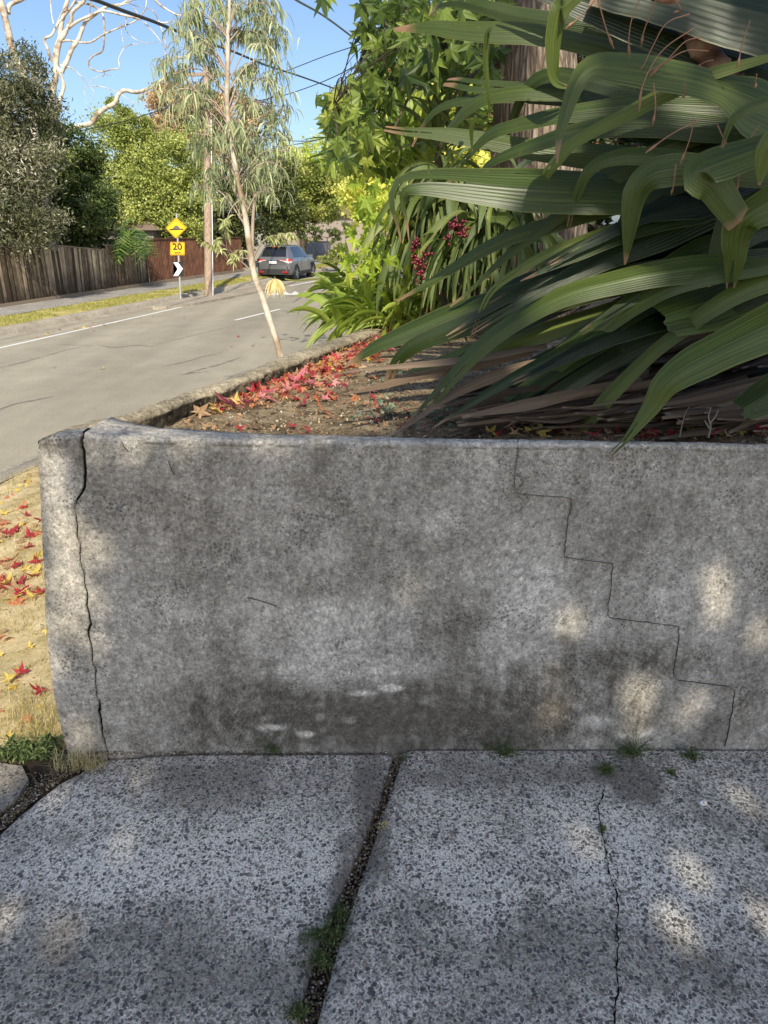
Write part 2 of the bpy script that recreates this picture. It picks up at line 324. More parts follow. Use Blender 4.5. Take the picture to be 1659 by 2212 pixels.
# tar seals / old cracks in the asphalt
def poly_strip(pts3, w0, z=0.004, taper=True, wob=0.3):
    p = resample(crom(pts3, 6), max(14, len(pts3)*8)); t = nrm(np.gradient(p, axis=0)); s_ = np.stack([t[:, 1], -t[:, 0], 0*t[:, 0]], 1)
    wv = w0*(1+wob*rng.normal(size=len(p)))*(np.minimum(1, 4*np.minimum(np.linspace(0, 1, len(p)), np.linspace(1, 0, len(p)))+0.15) if taper else 1)
    return p, s_*(np.abs(wv)/2)[:, None]
c1 = lambda L: [(x*.3255, 702+.3255*y) for x, y in L]
seals = [(c1([(-60, 300), (0, 285), (200, 235), (450, 165), (630, 135)]), .05), (c1([(400, 130), (520, 135), (630, 135)]), .03), (c1([(640, 130), (760, 150), (900, 135), (1000, 142), (1060, 125)]), .05), (c1([(1060, 125), (1300, 65), (1659, -20)]), .02),
         (c1([(1070, 278), (1250, 240), (1340, 212), (1478, 185)]), .05), (c1([(-80, 585), (0, 560), (100, 525), (230, 500), (350, 475)]), .06), (c1([(1200, 335), (1350, 290), (1450, 265), (1600, 215)]), .08),
         (c1([(1210, 330), (1300, 318), (1400, 305)]), .05), (c1([(0, 128), (200, 88), (430, 50), (620, 12)]), .035), ([(605, 670), (640, 676), (690, 680), (720, 684)], .05), ([(640, 628), (690, 620), (740, 612)], .04)]
for L, wd in seals:
    pts = [on_road(*p) for p in L]; p, s_ = poly_strip(pts, wd*.75, wob=.5); p = p.copy(); p[:, 2] = [rz_(q @ ND)+0.004 for q in p]
    m = MB(); m.grid(np.stack([p-s_, p+s_], 1)[:, ::-1]); struct('crack_seal', m, M['tar'])
# concrete island below the sign
isl = [(330, 669), (352, 657), (392, 650), (470, 640), (540, 628), (625, 611), (640, 611), (560, 632), (487, 647), (420, 660), (360, 668)]
m = MB(); pl = np.array([on_road(*p) for p in isl]); pl[:, 2] = -0.835; m.prism(pl, (0, 0, 0.13)); struct('traffic_island', m, M['kerb'])

# ------------------------------------------------------------ driveway slabs
GL = lambda L, z=0.0: np.array([G(x, y, z) for x, y in L])
lb = GL([(205, 1634), (120, 1676), (60, 1722), (0, 1774), (-90, 1860)]); lb = np.vstack([lb, [[-1.55, 0.9, 0], [-1.75, -3.0, 0]]])
rb1 = GL([(852, 1618), (820, 1722), (768, 1850), (720, 1950), (690, 2030), (664, 2110), (636, 2212)]); d_ = rb1[-1]-rb1[-3]; rb1 = np.vstack([rb1, rb1[-1]+d_/np.linalg.norm(d_)*4.3])
rb2 = GL([(880, 1607), (850, 1700), (800, 1850), (750, 1990), (720, 2090), (686, 2212)]); d_ = rb2[-1]-rb2[-3]; rb2 = np.vstack([rb2, rb2[-1]+d_/np.linalg.norm(d_)*4.3])
def xat(poly, y): o = np.argsort(poly[:, 1]); return np.interp(y, poly[o, 1], poly[o, 0])
def blobs(x, y, L):
    r = np.zeros_like(x)
    for (px, py, rx, ry, a_, fn) in L:
        c = fn(px, py); e = fn(px+rx, py); f = fn(px, py+ry); sx = abs(e[0]-c[0])+1e-4; k = 1 if fn is G0 else 2; sy = abs(f[k]-c[k])+1e-4
        wob = 0.65*fbm(x*16+px, y*16, 5, 31)
        dd = np.sqrt(((x-c[0])/sx)**2 + ((y-c[k])/sy)**2)+wob; r += a_*np.clip(1.35-dd, 0, 1)
    return r
G0 = lambda px, py: G(px, py, 0.0)
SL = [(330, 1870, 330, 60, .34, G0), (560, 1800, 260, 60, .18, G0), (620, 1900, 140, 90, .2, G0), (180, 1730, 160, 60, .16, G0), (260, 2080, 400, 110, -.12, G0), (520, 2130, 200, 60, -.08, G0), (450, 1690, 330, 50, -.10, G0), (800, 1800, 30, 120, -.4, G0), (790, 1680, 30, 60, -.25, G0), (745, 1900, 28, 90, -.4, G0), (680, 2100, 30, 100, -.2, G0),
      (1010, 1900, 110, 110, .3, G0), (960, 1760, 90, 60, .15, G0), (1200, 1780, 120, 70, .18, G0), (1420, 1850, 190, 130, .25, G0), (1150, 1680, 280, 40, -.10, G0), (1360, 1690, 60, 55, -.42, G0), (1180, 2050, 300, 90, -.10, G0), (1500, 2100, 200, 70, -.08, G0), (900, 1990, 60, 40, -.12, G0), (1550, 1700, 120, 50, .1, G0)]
def slab(name, xl, xr, ys, drop=True, dz=0.0, leftdrop=0.0):
    s = np.linspace(0, 1, 150); s = s + 0.0*s; rows = []; cs = []
    for y in ys:
        a_, b_ = xl(y), xr(y); jag = 0.004*fbm(y*25, 1.3, 3, 5); x = a_+jag + (b_-a_)*s; e = np.minimum(x-a_-jag, b_-x)
        z = dz - 0.014*np.exp(-(e/0.012)) + 0.004*fbm(x*3, np.full_like(x, y*3), 3, 8) - leftdrop*np.clip(1-(x-a_)/0.5, 0, 1)**2
        rows.append(np.stack([x, np.full_like(x, y), z], 1)); 
    V = np.stack(rows); V = np.concatenate([V[:, :1]-[0, 0, .09], V, V[:, -1:]-[0, 0, .09]], 1); V = np.concatenate([V[:1]-[0, 0, 0.09], V, V[-1:]-[0, 0, .09]], 0)
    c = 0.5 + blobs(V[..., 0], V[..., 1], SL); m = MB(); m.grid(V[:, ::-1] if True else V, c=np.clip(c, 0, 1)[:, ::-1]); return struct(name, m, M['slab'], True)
ysl = np.r_[np.linspace(-3, 0.7, 10), np.linspace(0.72, 1.9, 150), 1.908, 1.915]
def tl(y): return xat(lb, y)
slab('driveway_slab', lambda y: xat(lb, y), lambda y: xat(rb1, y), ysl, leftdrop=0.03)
ysr = np.r_[np.linspace(-3, 0.7, 10), np.linspace(0.72, 1.91, 150), 1.917, 1.922]
slab('driveway_slab', lambda y: xat(rb2, y), lambda y: 4.2, ysr, dz=0.012)
fp = GL([(0, 1650), (48, 1657), (62, 1685), (40, 1722), (0, 1752), (-60, 1800)], -0.02)
m = MB(); far = np.array([[-2.6, 2.35, -0.03], [-1.6, 2.02, -0.03]]); pl = np.vstack([[[-3.4, 1.9, -.03]], [[-3.4, 1.0, -.03]], [[-1.9, 0.6, -.03]], fp[::-1], [[-1.9, 2.0, -.03]]])
m.prism(pl-[0, 0, .08], (0, 0, 0.085), c=0.25); struct('footpath_slab', m, M['slab'])
m = MB(); gx, gy = np.meshgrid(np.linspace(-1.9, 4.2, 160), np.linspace(-3, 2.0, 160), indexing='ij'); gz = -0.04 + 0.012*fbm(gx*9, gy*9, 4, 14); gz[gx < -1.5] -= 0.03
m.grid(np.stack([gx, gy, gz], -1)[:, ::-1]); struct('joint_soil', m, M['dirt'], True)
# crack across the right slab
ck = [(1307, 1700), (1298, 1728), (1292, 1746), (1297, 1780), (1303, 1810), (1310, 1842), (1314, 1880), (1322, 1902), (1330, 1922), (1336, 1962), (1332, 2002), (1336, 2044), (1330, 2090), (1336, 2130), (1328, 2175), (1328, 2215), (1340, 2400)]
def jag(pts, n=5, a_=1.4):
    out = []
    for p, q in zip(pts[:-1], pts[1:]):
        for i in range(n): t = i/n; out.append((p[0]+(q[0]-p[0])*t+random.gauss(0, a_)*(i > 0), p[1]+(q[1]-p[1])*t+random.gauss(0, a_*.5)))
    return out+[pts[-1]]
def flat_crack(name, L, wd, z):
    p = GL(jag(L), z); t = nrm(np.gradient(p, axis=0)); s_ = np.stack([t[:, 1], -t[:, 0], 0*t[:, 0]], 1)*(wd/2*np.abs(1+0.45*rng.normal(size=len(p))))[:, None]
    m = MB(); m.grid(np.stack([p-s_, p+s_], 1)[:, ::-1]); return struct(name, m, M['crack'])
flat_crack('slab_crack', ck, 0.0032, 0.0165); flat_crack('slab_crack', [(1312, 1850), (1330, 1868), (1336, 1890), (1328, 1908), (1325, 1915)], 0.0018, 0.0165)

# ------------------------------------------------------------ retaining wall
Y0, BT = 1.93, 0.075; ZT = 1.066
W2 = lambda px, py: WF(px, py, Y0, BT)
mainck = [(228, 921), (200, 930), (181, 937), (178, 949), (182, 972), (180, 995), (187, 1021), (189, 1047), (191, 1070), (190, 1089), (182, 1106), (166, 1122), (165, 1137), (167, 1152), (171, 1178), (170, 1188), (174, 1198), (176, 1219), (177, 1242), (183, 1260), (185, 1286), (190, 1307), (192, 1336), (195, 1357), (199, 1366), (190, 1380), (195, 1392), (201, 1415), (202, 1439), (207, 1459), (207, 1489), (211, 1509), (217, 1527), (212, 1541), (218, 1559), (223, 1591), (230, 1614), (234, 1640)]
ckw = np.interp(np.arange(len(mainck)), [0, 3, 6, 10, 13, 16, 19, 22, 25, 28, 31, 33, 35, 37], [9, 9, 8, 7, 5, 4, 4, 6, 7, 4, 3.5, 9, 5, 4])
cw = np.array([W2(x, y) for x, y in mainck[2:]]); cwid = ckw[2:]*1.45/1000
top_f = [(70, 962), (80, 957), (107, 943), (148, 939), (184, 936), (204, 941), (280, 943), (360, 946), (540, 950), (800, 953), (1030, 955), (1400, 959), (1659, 963), (2400, 972)]
top_b = [(70, 930), (107, 927), (195, 905), (246, 912), (300, 922), (365, 929), (600, 936), (1030, 943), (1659, 950), (2400, 958)]
tfw = np.array([W2(*p) for p in top_f]); 
def zf(x): return np.interp(x, tfw[:, 0], tfw[:, 2])
def yb(x):
    tb = np.array([[G(*p, ZT)[0], G(*p, ZT)[1]] for p in top_b[3:]]); return np.interp(x, tb[:, 0], tb[:, 1])
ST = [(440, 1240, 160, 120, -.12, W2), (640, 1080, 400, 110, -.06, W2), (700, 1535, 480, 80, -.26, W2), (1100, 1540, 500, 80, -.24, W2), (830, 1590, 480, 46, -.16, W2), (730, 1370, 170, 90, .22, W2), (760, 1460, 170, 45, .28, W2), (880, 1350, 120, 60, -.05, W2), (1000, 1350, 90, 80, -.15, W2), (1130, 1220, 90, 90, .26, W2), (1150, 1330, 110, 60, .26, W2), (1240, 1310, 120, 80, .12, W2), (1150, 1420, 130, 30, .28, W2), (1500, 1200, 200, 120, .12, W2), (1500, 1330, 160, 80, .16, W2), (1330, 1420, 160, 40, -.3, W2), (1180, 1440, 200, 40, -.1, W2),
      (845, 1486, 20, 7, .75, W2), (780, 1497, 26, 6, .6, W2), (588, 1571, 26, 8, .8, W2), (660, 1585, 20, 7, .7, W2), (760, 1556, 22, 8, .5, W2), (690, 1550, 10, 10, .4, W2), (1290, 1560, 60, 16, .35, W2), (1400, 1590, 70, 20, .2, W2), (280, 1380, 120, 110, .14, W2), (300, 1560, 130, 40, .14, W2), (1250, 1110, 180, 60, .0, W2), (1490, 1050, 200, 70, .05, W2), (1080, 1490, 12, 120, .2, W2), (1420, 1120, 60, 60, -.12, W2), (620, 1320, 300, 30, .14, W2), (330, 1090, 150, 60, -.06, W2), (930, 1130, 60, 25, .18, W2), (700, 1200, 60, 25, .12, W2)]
STP = [(130, 1060, 70, 60, .08, W2), (130, 1160, 60, 90, .05, W2), (140, 1300, 60, 120, .05, W2), (120, 1460, 60, 60, .1, W2), (120, 960, 60, 20, -.35, W2), (175, 990, 15, 30, -.3, W2), (150, 1570, 60, 30, -.1, W2)]
def wallpiece(name, xl, xr, nx, mat, parent, ybk, ST_, topw=0.02, bottom=-0.12, seed=1, jagl=False, ztf=zf, curve_l=0.0):
    zs = np.r_[bottom, np.linspace(-0.06, 1.0, 190)]; rnd = 0.018; S = np.linspace(0, 1, nx); rows = []
    th = np.linspace(0, math.pi/2, 6)
    for z in zs: rows.append(('f', z))
    for t in th: rows.append(('r', t))
    for k in (0.25, 0.6, 1.0): rows.append(('t', k))
    rows.append(('b', 0.9)); rows.append(('b', 0.3))
    V = np.zeros((len(rows), nx, 3))
    for i, (k, t) in enumerate(rows):
        z = t if k == 'f' else ZT
        a_, b_ = xl(min(z, 1.04)), xr(min(z, 1.04)); x = a_+(b_-a_)*S
        zt = ztf(x)
        if k == 'f':
            zz = z*(zt-rnd)/1.0 if z > 0 else np.full_like(x, z); V[i] = np.stack([x, Y0+BT*zz, zz], 1)
            ro = 0.0035*fbm(x*7, zz*7, 4, 40+seed)+0.0012*fbm(x*60, zz*60, 3, 50+seed)+0.004*np.clip(fbm(x*16+5, zz*16, 3, 60+seed)-0.25, 0, 1)
            V[i][:, 1] -= ro
            if curve_l: V[i][:, 1] += curve_l*np.clip(1-(x-a_)/0.05, 0, 1)**2
        elif k == 'r':
            V[i] = np.stack([x, Y0+BT*(zt-rnd)+rnd*(1-math.cos(t)), zt-rnd+rnd*math.sin(t)], 1)
            V[i][:, 1] -= 0.0035*fbm(x*7, zt*7, 4, 40+seed)*math.cos(t); V[i][:, 2] += math.sin(t)*(0.004*fbm(x*14, x*0+t, 3, 70))
            if curve_l: V[i][:, 1] += curve_l*np.clip(1-(x-a_)/0.05, 0, 1)**2
        elif k == 't':
            y0 = Y0+BT*(zt-rnd)+rnd; y1 = ybk(x); V[i] = np.stack([x, y0+(y1-y0)*t, zt+0.004*fbm(x*14, x*0+t*2, 3, 70)+0.002*fbm(x*60, x*0+t*9, 2, 71)-0.006*(t == 1.0)], 1)
        else: V[i] = np.stack([x, ybk(x)+0.004, np.full_like(x, t)], 1)
    V = np.concatenate([V[:, :1]+[0.0, 0.10, 0] if False else np.stack([np.stack([V[:, 0, 0], np.maximum(V[:, 0, 1], Y0+0.11+0*V[:, 0, 1]), V[:, 0, 2]], 1)], 1), V, np.stack([np.stack([V[:, -1, 0], np.maximum(V[:, -1, 1], Y0+0.11), V[:, -1, 2]], 1)], 1)], 1)
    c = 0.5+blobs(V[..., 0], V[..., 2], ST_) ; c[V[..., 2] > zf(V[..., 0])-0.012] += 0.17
    m = MB(); m.grid(V, c=np.clip(c, 0, 1)); return part(name, m, mat, parent, smooth=True)
wall = thing('retaining_wall', 'long grey cement-rendered retaining wall with a jagged vertical crack holding up the garden bed', 'retaining wall', (0, 1.95, 0))
def cx_(z): o = np.argsort(cw[:, 2]); return np.interp(z, cw[o, 2], cw[o, 0]) + 0.007*fbm(z*45, 0.7, 4, 83)
def cwd(z): o = np.argsort(cw[:, 2]); return np.interp(z, cw[o, 2], cwid[o])
lw = np.array([W2(*p) for p in [(82, 950), (84, 1000), (88, 1080), (90, 1160), (94, 1240), (97, 1330), (103, 1400), (108, 1460), (115, 1510), (126, 1560), (136, 1595), (146, 1640)]])
def lx(z): o = np.argsort(lw[:, 2]); return np.interp(z, lw[o, 2], lw[o, 0]) + 0.005*fbm(z*14, 0.3, 3, 81)
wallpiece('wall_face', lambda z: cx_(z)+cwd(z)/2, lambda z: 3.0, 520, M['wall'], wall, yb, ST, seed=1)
wallpiece('corner_pier', lx, lambda z: cx_(z)-cwd(z)/2, 60, M['wall'], wall, lambda x: np.full_like(x, 2.10), STP, seed=2, curve_l=0.008)
m = MB(); m.prism([(-0.99, 1.975, -0.1), (2.9, 1.975, -0.1), (2.9, 2.02, 1.0), (-0.93, 2.02, 1.0)], (0, 0.05, 0)); part('crack_shade_block', m, M['crack'], wall)  # near-black block behind the gap, stands in for the shade inside the crack
ckp = np.array([[cx_(z), Y0+BT*z+.009, z] for z in np.linspace(-.05, 1.05, 90)]); m = MB(); m.grid(np.stack([ckp-[.02, 0, 0], ckp+[.02, 0, 0]], 1)); part('crack_shade_strip', m, M['crack'], wall)  # dark ribbon just behind the face paints the crack's inner shade
# street side wall
outer = [(80, 944), (107, 929), (150, 916), (195, 905), (234, 899), (267, 891), (358, 858), (433, 832), (488, 816), (540, 796), (600, 768), (680, 742), (740, 722), (800, 703), (880, 682), (1000, 650)]
inner = [(184, 936), (204, 928), (222, 918), (246, 910), (279, 900), (300, 894), (327, 887), (376, 868), (425, 848), (490, 832), (540, 813), (610, 787), (690, 758), (750, 736), (815, 714), (895, 692), (1010, 660)]
oc = resample(np.array([G(*p, ZT-.006) for p in outer]), 260); ic = resample(np.array([G(*p, ZT-.006) for p in inner]), 260)
q = np.linspace(0, 1, 260)[:, None]
rowsS = []
bot = oc*[1, 1, 0]+[0, 0, -0.35]; rowsS += [bot, oc+[0, 0, -.03]]
dirn = nrm(ic-oc)
for t in np.linspace(0.0, 1, 9): 
    bulge = 0.014*(math.sin(t*math.pi))**0.5; rowsS.append(oc+(ic-oc)*t+[0, 0, bulge-0.014])
for k, dz_ in enumerate(np.linspace(-0.022, -0.2, 26)): rowsS.append(ic+[0, 0, dz_]+dirn*0.0)
Vs = np.stack(rowsS, 1)
nz1 = fbm(Vs[..., 0]*30+Vs[..., 1]*30, Vs[..., 2]*40, 4, 91); nz2 = fbm(Vs[..., 1]*9, Vs[..., 2]*9+3, 3, 92); Vs[:, 11:] += dirn[:, None]*(0.016*nz1[:, 11:]+0.005*nz2[:, 11:]+.008*fbm(Vs[:, 11:, 0]*70+Vs[:, 11:, 1]*70, Vs[:, 11:, 2]*80, 3, 95))[..., None]
Vs[:, 2:11, 2] += 0.006*fbm(Vs[:, 2:11, 0]*25, Vs[:, 2:11, 1]*25, 4, 93)
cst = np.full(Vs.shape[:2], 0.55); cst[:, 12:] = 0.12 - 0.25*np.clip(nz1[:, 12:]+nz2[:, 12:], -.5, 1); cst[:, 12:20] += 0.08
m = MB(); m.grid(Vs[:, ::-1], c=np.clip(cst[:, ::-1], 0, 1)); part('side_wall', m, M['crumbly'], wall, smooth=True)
# hairline stepped crack
f5 = lambda L: [(1026+x*.3815, 918+y*.3815) for x, y in L]
step = f5([(248, 62), (245, 80), (240, 160), (225, 260), (220, 350), (245, 385), (330, 395), (500, 405), (547, 415), (545, 460), (525, 520), (515, 620), (503, 745), (620, 762), (740, 775), (778, 782), (772, 860), (765, 960), (750, 1020), (757, 1088), (900, 1105), (1030, 1120), (1150, 1135), (1153, 1200), (1145, 1260), (1130, 1340), (1120, 1410), (1145, 1440), (1300, 1460), (1440, 1478), (1467, 1500), (1460, 1570), (1445, 1650), (1430, 1740), (1410, 1815)])
def wall_crack(name, L, wd, par, n=4, am=0.9, mat=None):
    p = np.array([W2(*q) for q in jag(L, n, am)]); p[:, 1] -= 0.0065; t = nrm(np.gradient(p, axis=0)); s_ = np.cross(t, [0, 1, 0])*(wd/2*np.clip(.9+0.75*rng.normal(size=len(p)), .12, 2.6))[:, None]
    m = MB(); m.grid(np.stack([p-s_, p+s_], 1)); m.grid(np.stack([p-s_+[0, .006, 0], p-s_], 1)); return part(name, m, mat or M['crack'], par)
wall_crack('step_crack', step, 0.0009, wall, 5, .8, M['hairline'])
for L, wd in [(c1([(810, 770), (830, 810), (855, 840)]), .0022), (c1([(1120, 900), (1135, 940), (1160, 990)]), .0026), 
              
              ([(535, 1290), (560, 1296), (598, 1308)], .001), ]:
    wall_crack('hairline_crack', L, wd*.3, wall, 4, .6, M['hairline'])

# ------------------------------------------------------------ garden bed soil
def soilz(x, y):
    x = np.asarray(x, float); y = np.asarray(y, float)
    return 0.985 + 0.03*np.clip((x+0.4)/1.2, 0, 1) + 0.05*np.clip((y-2.2)/3, 0, 1)*np.clip(x+.6, 0, 1) + 0.012*fbm(x*5, y*5, 4, 21) + 0.008*np.clip(fbm(x*28, y*28, 3, 22), -.3, 1)
U, T_ = np.meshgrid(np.linspace(0, 1, 260), np.linspace(0, 1, 260), indexing='ij')
ysb = 2.06 + (9.0-2.06)*U**1.6; o_ = np.argsort(ic[:, 1]); xlft = np.interp(ysb, ic[o_, 1], ic[o_, 0]-0.02); xlft[ysb > ic[:, 1].max()] += 0
xsb = xlft + (8-xlft)*T_**1.8
m = MB(); m.grid(np.stack([xsb, ysb, soilz(xsb, ysb)], -1)[:, ::-1]); struct('garden_soil', m, M['soil'], True)
# ------------------------------------------------------------ foliage generators
def leaf_quads(m, C, size, asp=0.5, up=0.3, c=None, out=None, droop=0.0):
    n = len(C); L = nrm(rng.normal(size=(n, 3))+np.array([0, 0, -droop])); N = rng.normal(size=(n, 3)); N[:, 2] += up*2
    if out is not None: N += out*0.9
    S = nrm(np.cross(L, N)); Nn = np.cross(S, L); sz = (size*(0.6+0.8*rng.random(n)))[:, None]
    V = np.stack([C-L*sz/2, C+S*sz*asp/2+Nn*sz*0.1, C+L*sz/2, C-S*sz*asp/2+Nn*sz*0.1], 1)
    if c is None: c = rng.random(n)
    m.add(V.reshape(-1, 3), np.arange(4*n).reshape(n, 4), c=np.repeat(np.clip(c, 0, 1), 4)); return m
def crown(m, blobs_, Y, n, size, asp=0.5, clump=0.16, nclump=None, droop=0.0, shell=0.55, hue=0.0, spread=0.25, depth=1.0):
    """blobs_: (px, py, rx, ry) of the photo, at distance Y; depth radius from the width"""
    W = np.array([b[2]*b[3] for b in blobs_], float); W /= W.sum(); tot = 0
    for b, wgt in zip(blobs_, W):
        Yb = Y + (b[4] if len(b) > 4 else 0); c0 = P(b[0], b[1], Yb); k = np.linalg.norm(c0-CAM)/F
        rad = np.array([b[2]*k, min(b[2], b[3]*1.4)*k*depth, b[3]*k]); nc = max(6, int((nclump or 90)*wgt)); nb = int(n*wgt)
        d = nrm(rng.normal(size=(nc, 3))); r = rng.random(nc)**(1/3); r = shell+(1-shell)*r; cc = c0+d*r[:, None]*rad
        ci = rng.integers(0, nc, nb); tone = rng.normal(size=nc)*0.16; pos = cc[ci]+rng.normal(size=(nb, 3))*clump*rad.mean()*np.array([1, 1, .75])
        col = 0.5+hue+tone[ci]+rng.normal(size=nb)*spread*0.5; leaf_quads(m, pos, size, asp, c=col, out=d[ci], droop=droop)
    return m
def limbs(m, base, fork, tips, r0, r1=None, wob=0.12):
    base = np.asarray(base, float); fork = np.asarray(fork, float); H = np.linalg.norm(fork-base)
    mid = [base+(fork-base)*t+np.array([random.gauss(0, wob*.3), random.gauss(0, wob*.3), 0])*H*.2 for t in (0, .33, .66, 1)]; mid[0] = base; mid[-1] = fork
    m.tube(resample(crom(mid, 5), 12), np.linspace(r0, r0*.7, 12), 8)
    for t in tips:
        t = np.asarray(t, float); L = np.linalg.norm(t-fork); p = [fork, fork+(t-fork)*.4+rng.normal(size=3)*wob*L*.4, fork+(t-fork)*.75+rng.normal(size=3)*wob*L*.3, t]
        q = resample(crom(p, 5), 10); m.tube(q, np.linspace(r0*.55, r0*.08, 10), 6)
        for k in (4, 6, 8):
            e = q[k]+nrm(t-fork+rng.normal(size=3)*L*.5)*L*.3; m.tube(np.array([q[k], (q[k]+e)/2+rng.normal(size=3)*L*.03, e]), [r0*.18, r0*.1, r0*.03], 5)
    return m
M['bark_dark'] = ground_mat('dark_bark', [(0.35, (0.035, 0.027, 0.02)), (0.55, (0.10, 0.08, 0.06)), (0.7, (0.17, 0.14, 0.11))], 4, 30)
def white_bark():
    n = NT('white_gum_bark'); o = n.obj(); a = n.noise(1.7, 5, 0.6, dist=0.6); b = n.noise(7, 5, 0.7); v = n.math('ADD', n.math('MULTIPLY', a, 0.7), n.math('MULTIPLY', b, 0.3))
    c = n.ramp(v, [(0.38, (0.22, 0.15, 0.09)), (0.45, (0.36, 0.28, 0.20)), (0.51, (0.52, 0.46, 0.37)), (0.62, (0.68, 0.63, 0.54))]); return n.done(c, 0.7, 0.2)
M['white_bark'] = white_bark()
def tree(name, label, cat, blobs_, Y, n, size, stops, zb=-0.6, r0=0.14, asp=0.5, clump=0.16, nclump=90, droop=0.0, shell=0.55, group=None, trunk_px=None, tr=0.3, spread=0.25, bark='bark_dark', depth=1.0, rough=0.5):
    cxp = trunk_px if trunk_px is not None else sum(b[0]*b[2]*b[3] for b in blobs_)/sum(b[2]*b[3] for b in blobs_)
    lo = max(b[1]+b[3]*.3 for b in blobs_); b0 = P(cxp, 520, Y); b0[2] = zb; fork = P(cxp, lo, Y); fork[2] = max(fork[2], zb+0.9)
    t = thing(name, label, cat, b0, group); m = MB(); limbs(m, b0-[0, 0, .1], fork, [P(b[0], b[1]-b[3]*.1, Y+(b[4] if len(b) > 4 else 0)) for b in blobs_], r0)
    part('trunk', m, M[bark], t, smooth=True)
    key = 'leaf_'+name+str(len(M)); M[key] = foliage(key, stops, rough=rough, tr=tr)
    m = MB(); crown(m, blobs_, Y, n, size, asp, clump, nclump, droop, shell, spread=spread, depth=depth); part('crown', m, M[key], t); return t
g_ = lambda a, b, c: [(0.0, a), (0.5, b), (1.0, c)]
# far-side trees behind the fences
tree('banksia_tree', 'tall grey-green tree with silvery leaf ends at the left edge above the timber fence', 'tree', [(20, 190, 70, 70), (-30, 330, 90, 130), (50, 300, 60, 90), (40, 420, 70, 90), (10, 490, 90, 50)], 23.5, 42000, .14, [(0, (.03, .04, .015)), (.4, (.12, .13, .06)), (.7, (.26, .26, .15)), (.85, (.5, .48, .38)), (1, (.75, .72, .62))], asp=.3, clump=.17, nclump=240, shell=.5)
tree('evergreen_tree', 'dense dark glossy evergreen tree rising behind the middle of the timber fence', 'tree', [(110, 400, 60, 70), (150, 350, 50, 60), (95, 330, 50, 55), (165, 430, 60, 60), (110, 480, 70, 50), (190, 470, 50, 55), (60, 440, 50, 60)], 28.5, 42000, .14, g_((.015, .03, .008), (.06, .095, .022), (.24, .28, .08)), asp=.42, clump=.18, nclump=260, tr=.2, rough=.3)
tree('olive_green_tree', 'broad yellowish olive-green tree behind the brown slat fence', 'tree', [(260, 330, 62, 70), (255, 265, 26, 45), (330, 390, 75, 80), (240, 410, 60, 70), (390, 350, 60, 70), (300, 460, 100, 60), (400, 440, 60, 70), (290, 290, 30, 40), (230, 485, 55, 40), (310, 500, 70, 32), (390, 500, 60, 30)], 36, 85000, .115, g_((.11, .14, .03), (.33, .38, .09), (.60, .62, .22)), asp=.6, clump=.15, nclump=420, shell=.45)
tree('russet_tree', 'tree with small dry russet-brown leaves rising behind the olive-green tree', 'tree', [(390, 240, 55, 50), (440, 280, 70, 60), (500, 260, 50, 45), (370, 290, 45, 40)], 42, 24000, .16, g_((.18, .12, .05), (.46, .33, .17), (.72, .55, .32)), asp=.7, clump=.15, nclump=180)
tree('shadowy_shrub_tree', 'dark shadowy green tree behind the timber power pole', 'tree', [(480, 440, 70, 70), (540, 470, 50, 60), (470, 500, 90, 40), (590, 400, 50, 50), (610, 440, 45, 55), (520, 380, 60, 60), (560, 500, 50, 40)], 44, 26000, .17, g_((.02, .03, .008), (.08, .10, .025), (.28, .28, .08)), asp=.55, nclump=220)
tree('leaning_oak_tree', 'mid-green tree with a dark leaning trunk above the parked car', 'tree', [(640, 400, 55, 40), (690, 440, 45, 35), (620, 455, 50, 35), (650, 470, 30, 20), (700, 390, 40, 35)], 52, 26000, .18, g_((.06, .09, .015), (.22, .26, .05), (.48, .48, .12)), asp=.55, nclump=220, trunk_px=652, r0=.28)
tree('pale_ash_tree', 'bright pale yellow-green tree beyond the grey fence at the road bend', 'tree', [(640, 355, 40, 40), (720, 350, 60, 50), (780, 390, 60, 60), (740, 430, 70, 60), (690, 400, 50, 45), (800, 460, 60, 50), (700, 490, 50, 26), (620, 340, 25, 25), (730, 480, 60, 30)], 64, 52000, .21, g_((.28, .33, .07), (.60, .66, .17), (.88, .88, .38)), asp=.6, nclump=380, tr=.4, shell=.35)
tree('roadside_shrub', 'low pale shrub in front of the grey fence near the road bend', 'shrub', [(700, 566, 14, 10), (718, 560, 16, 14), (740, 550, 22, 20)], 44, 1800, .14, g_((.10, .13, .03), (.26, .30, .08), (.50, .48, .16)), nclump=40, r0=.03)
tree('flowering_bush', 'small dark bush with pinkish blooms overhanging the grey fence', 'shrub', [(670, 505, 25, 14), (715, 510, 20, 12), (745, 500, 20, 14)], 50, 2200, .16, [(0, (.03, .05, .015)), (.6, (.12, .16, .05)), (.85, (.3, .3, .1)), (1, (.6, .25, .2))], nclump=40, r0=.05)
tree('yellow_autumn_tree', 'golden-green autumn tree seen between the hanging star-shaped leaves and the thick trunk', 'tree', [(900, 260, 60, 60), (960, 330, 70, 60), (870, 330, 60, 50), (1010, 260, 60, 60), (940, 200, 60, 50), (820, 420, 70, 60), (880, 420, 80, 50), (1040, 350, 60, 60)], 21, 34000, .12, g_((.35, .38, .07), (.72, .72, .18), (.92, .86, .34)), zb=-.3, asp=.7, nclump=300, tr=.45, shell=.3)
tree('russet_tree', 'tall brownish-gold tree high behind the yellow autumn tree', 'tree', [(880, 190, 50, 40), (900, 240, 40, 50), (860, 230, 30, 30)], 32, 9000, .17, g_((.16, .10, .04), (.36, .25, .10), (.55, .42, .2)), asp=.7, nclump=120, zb=-.3)
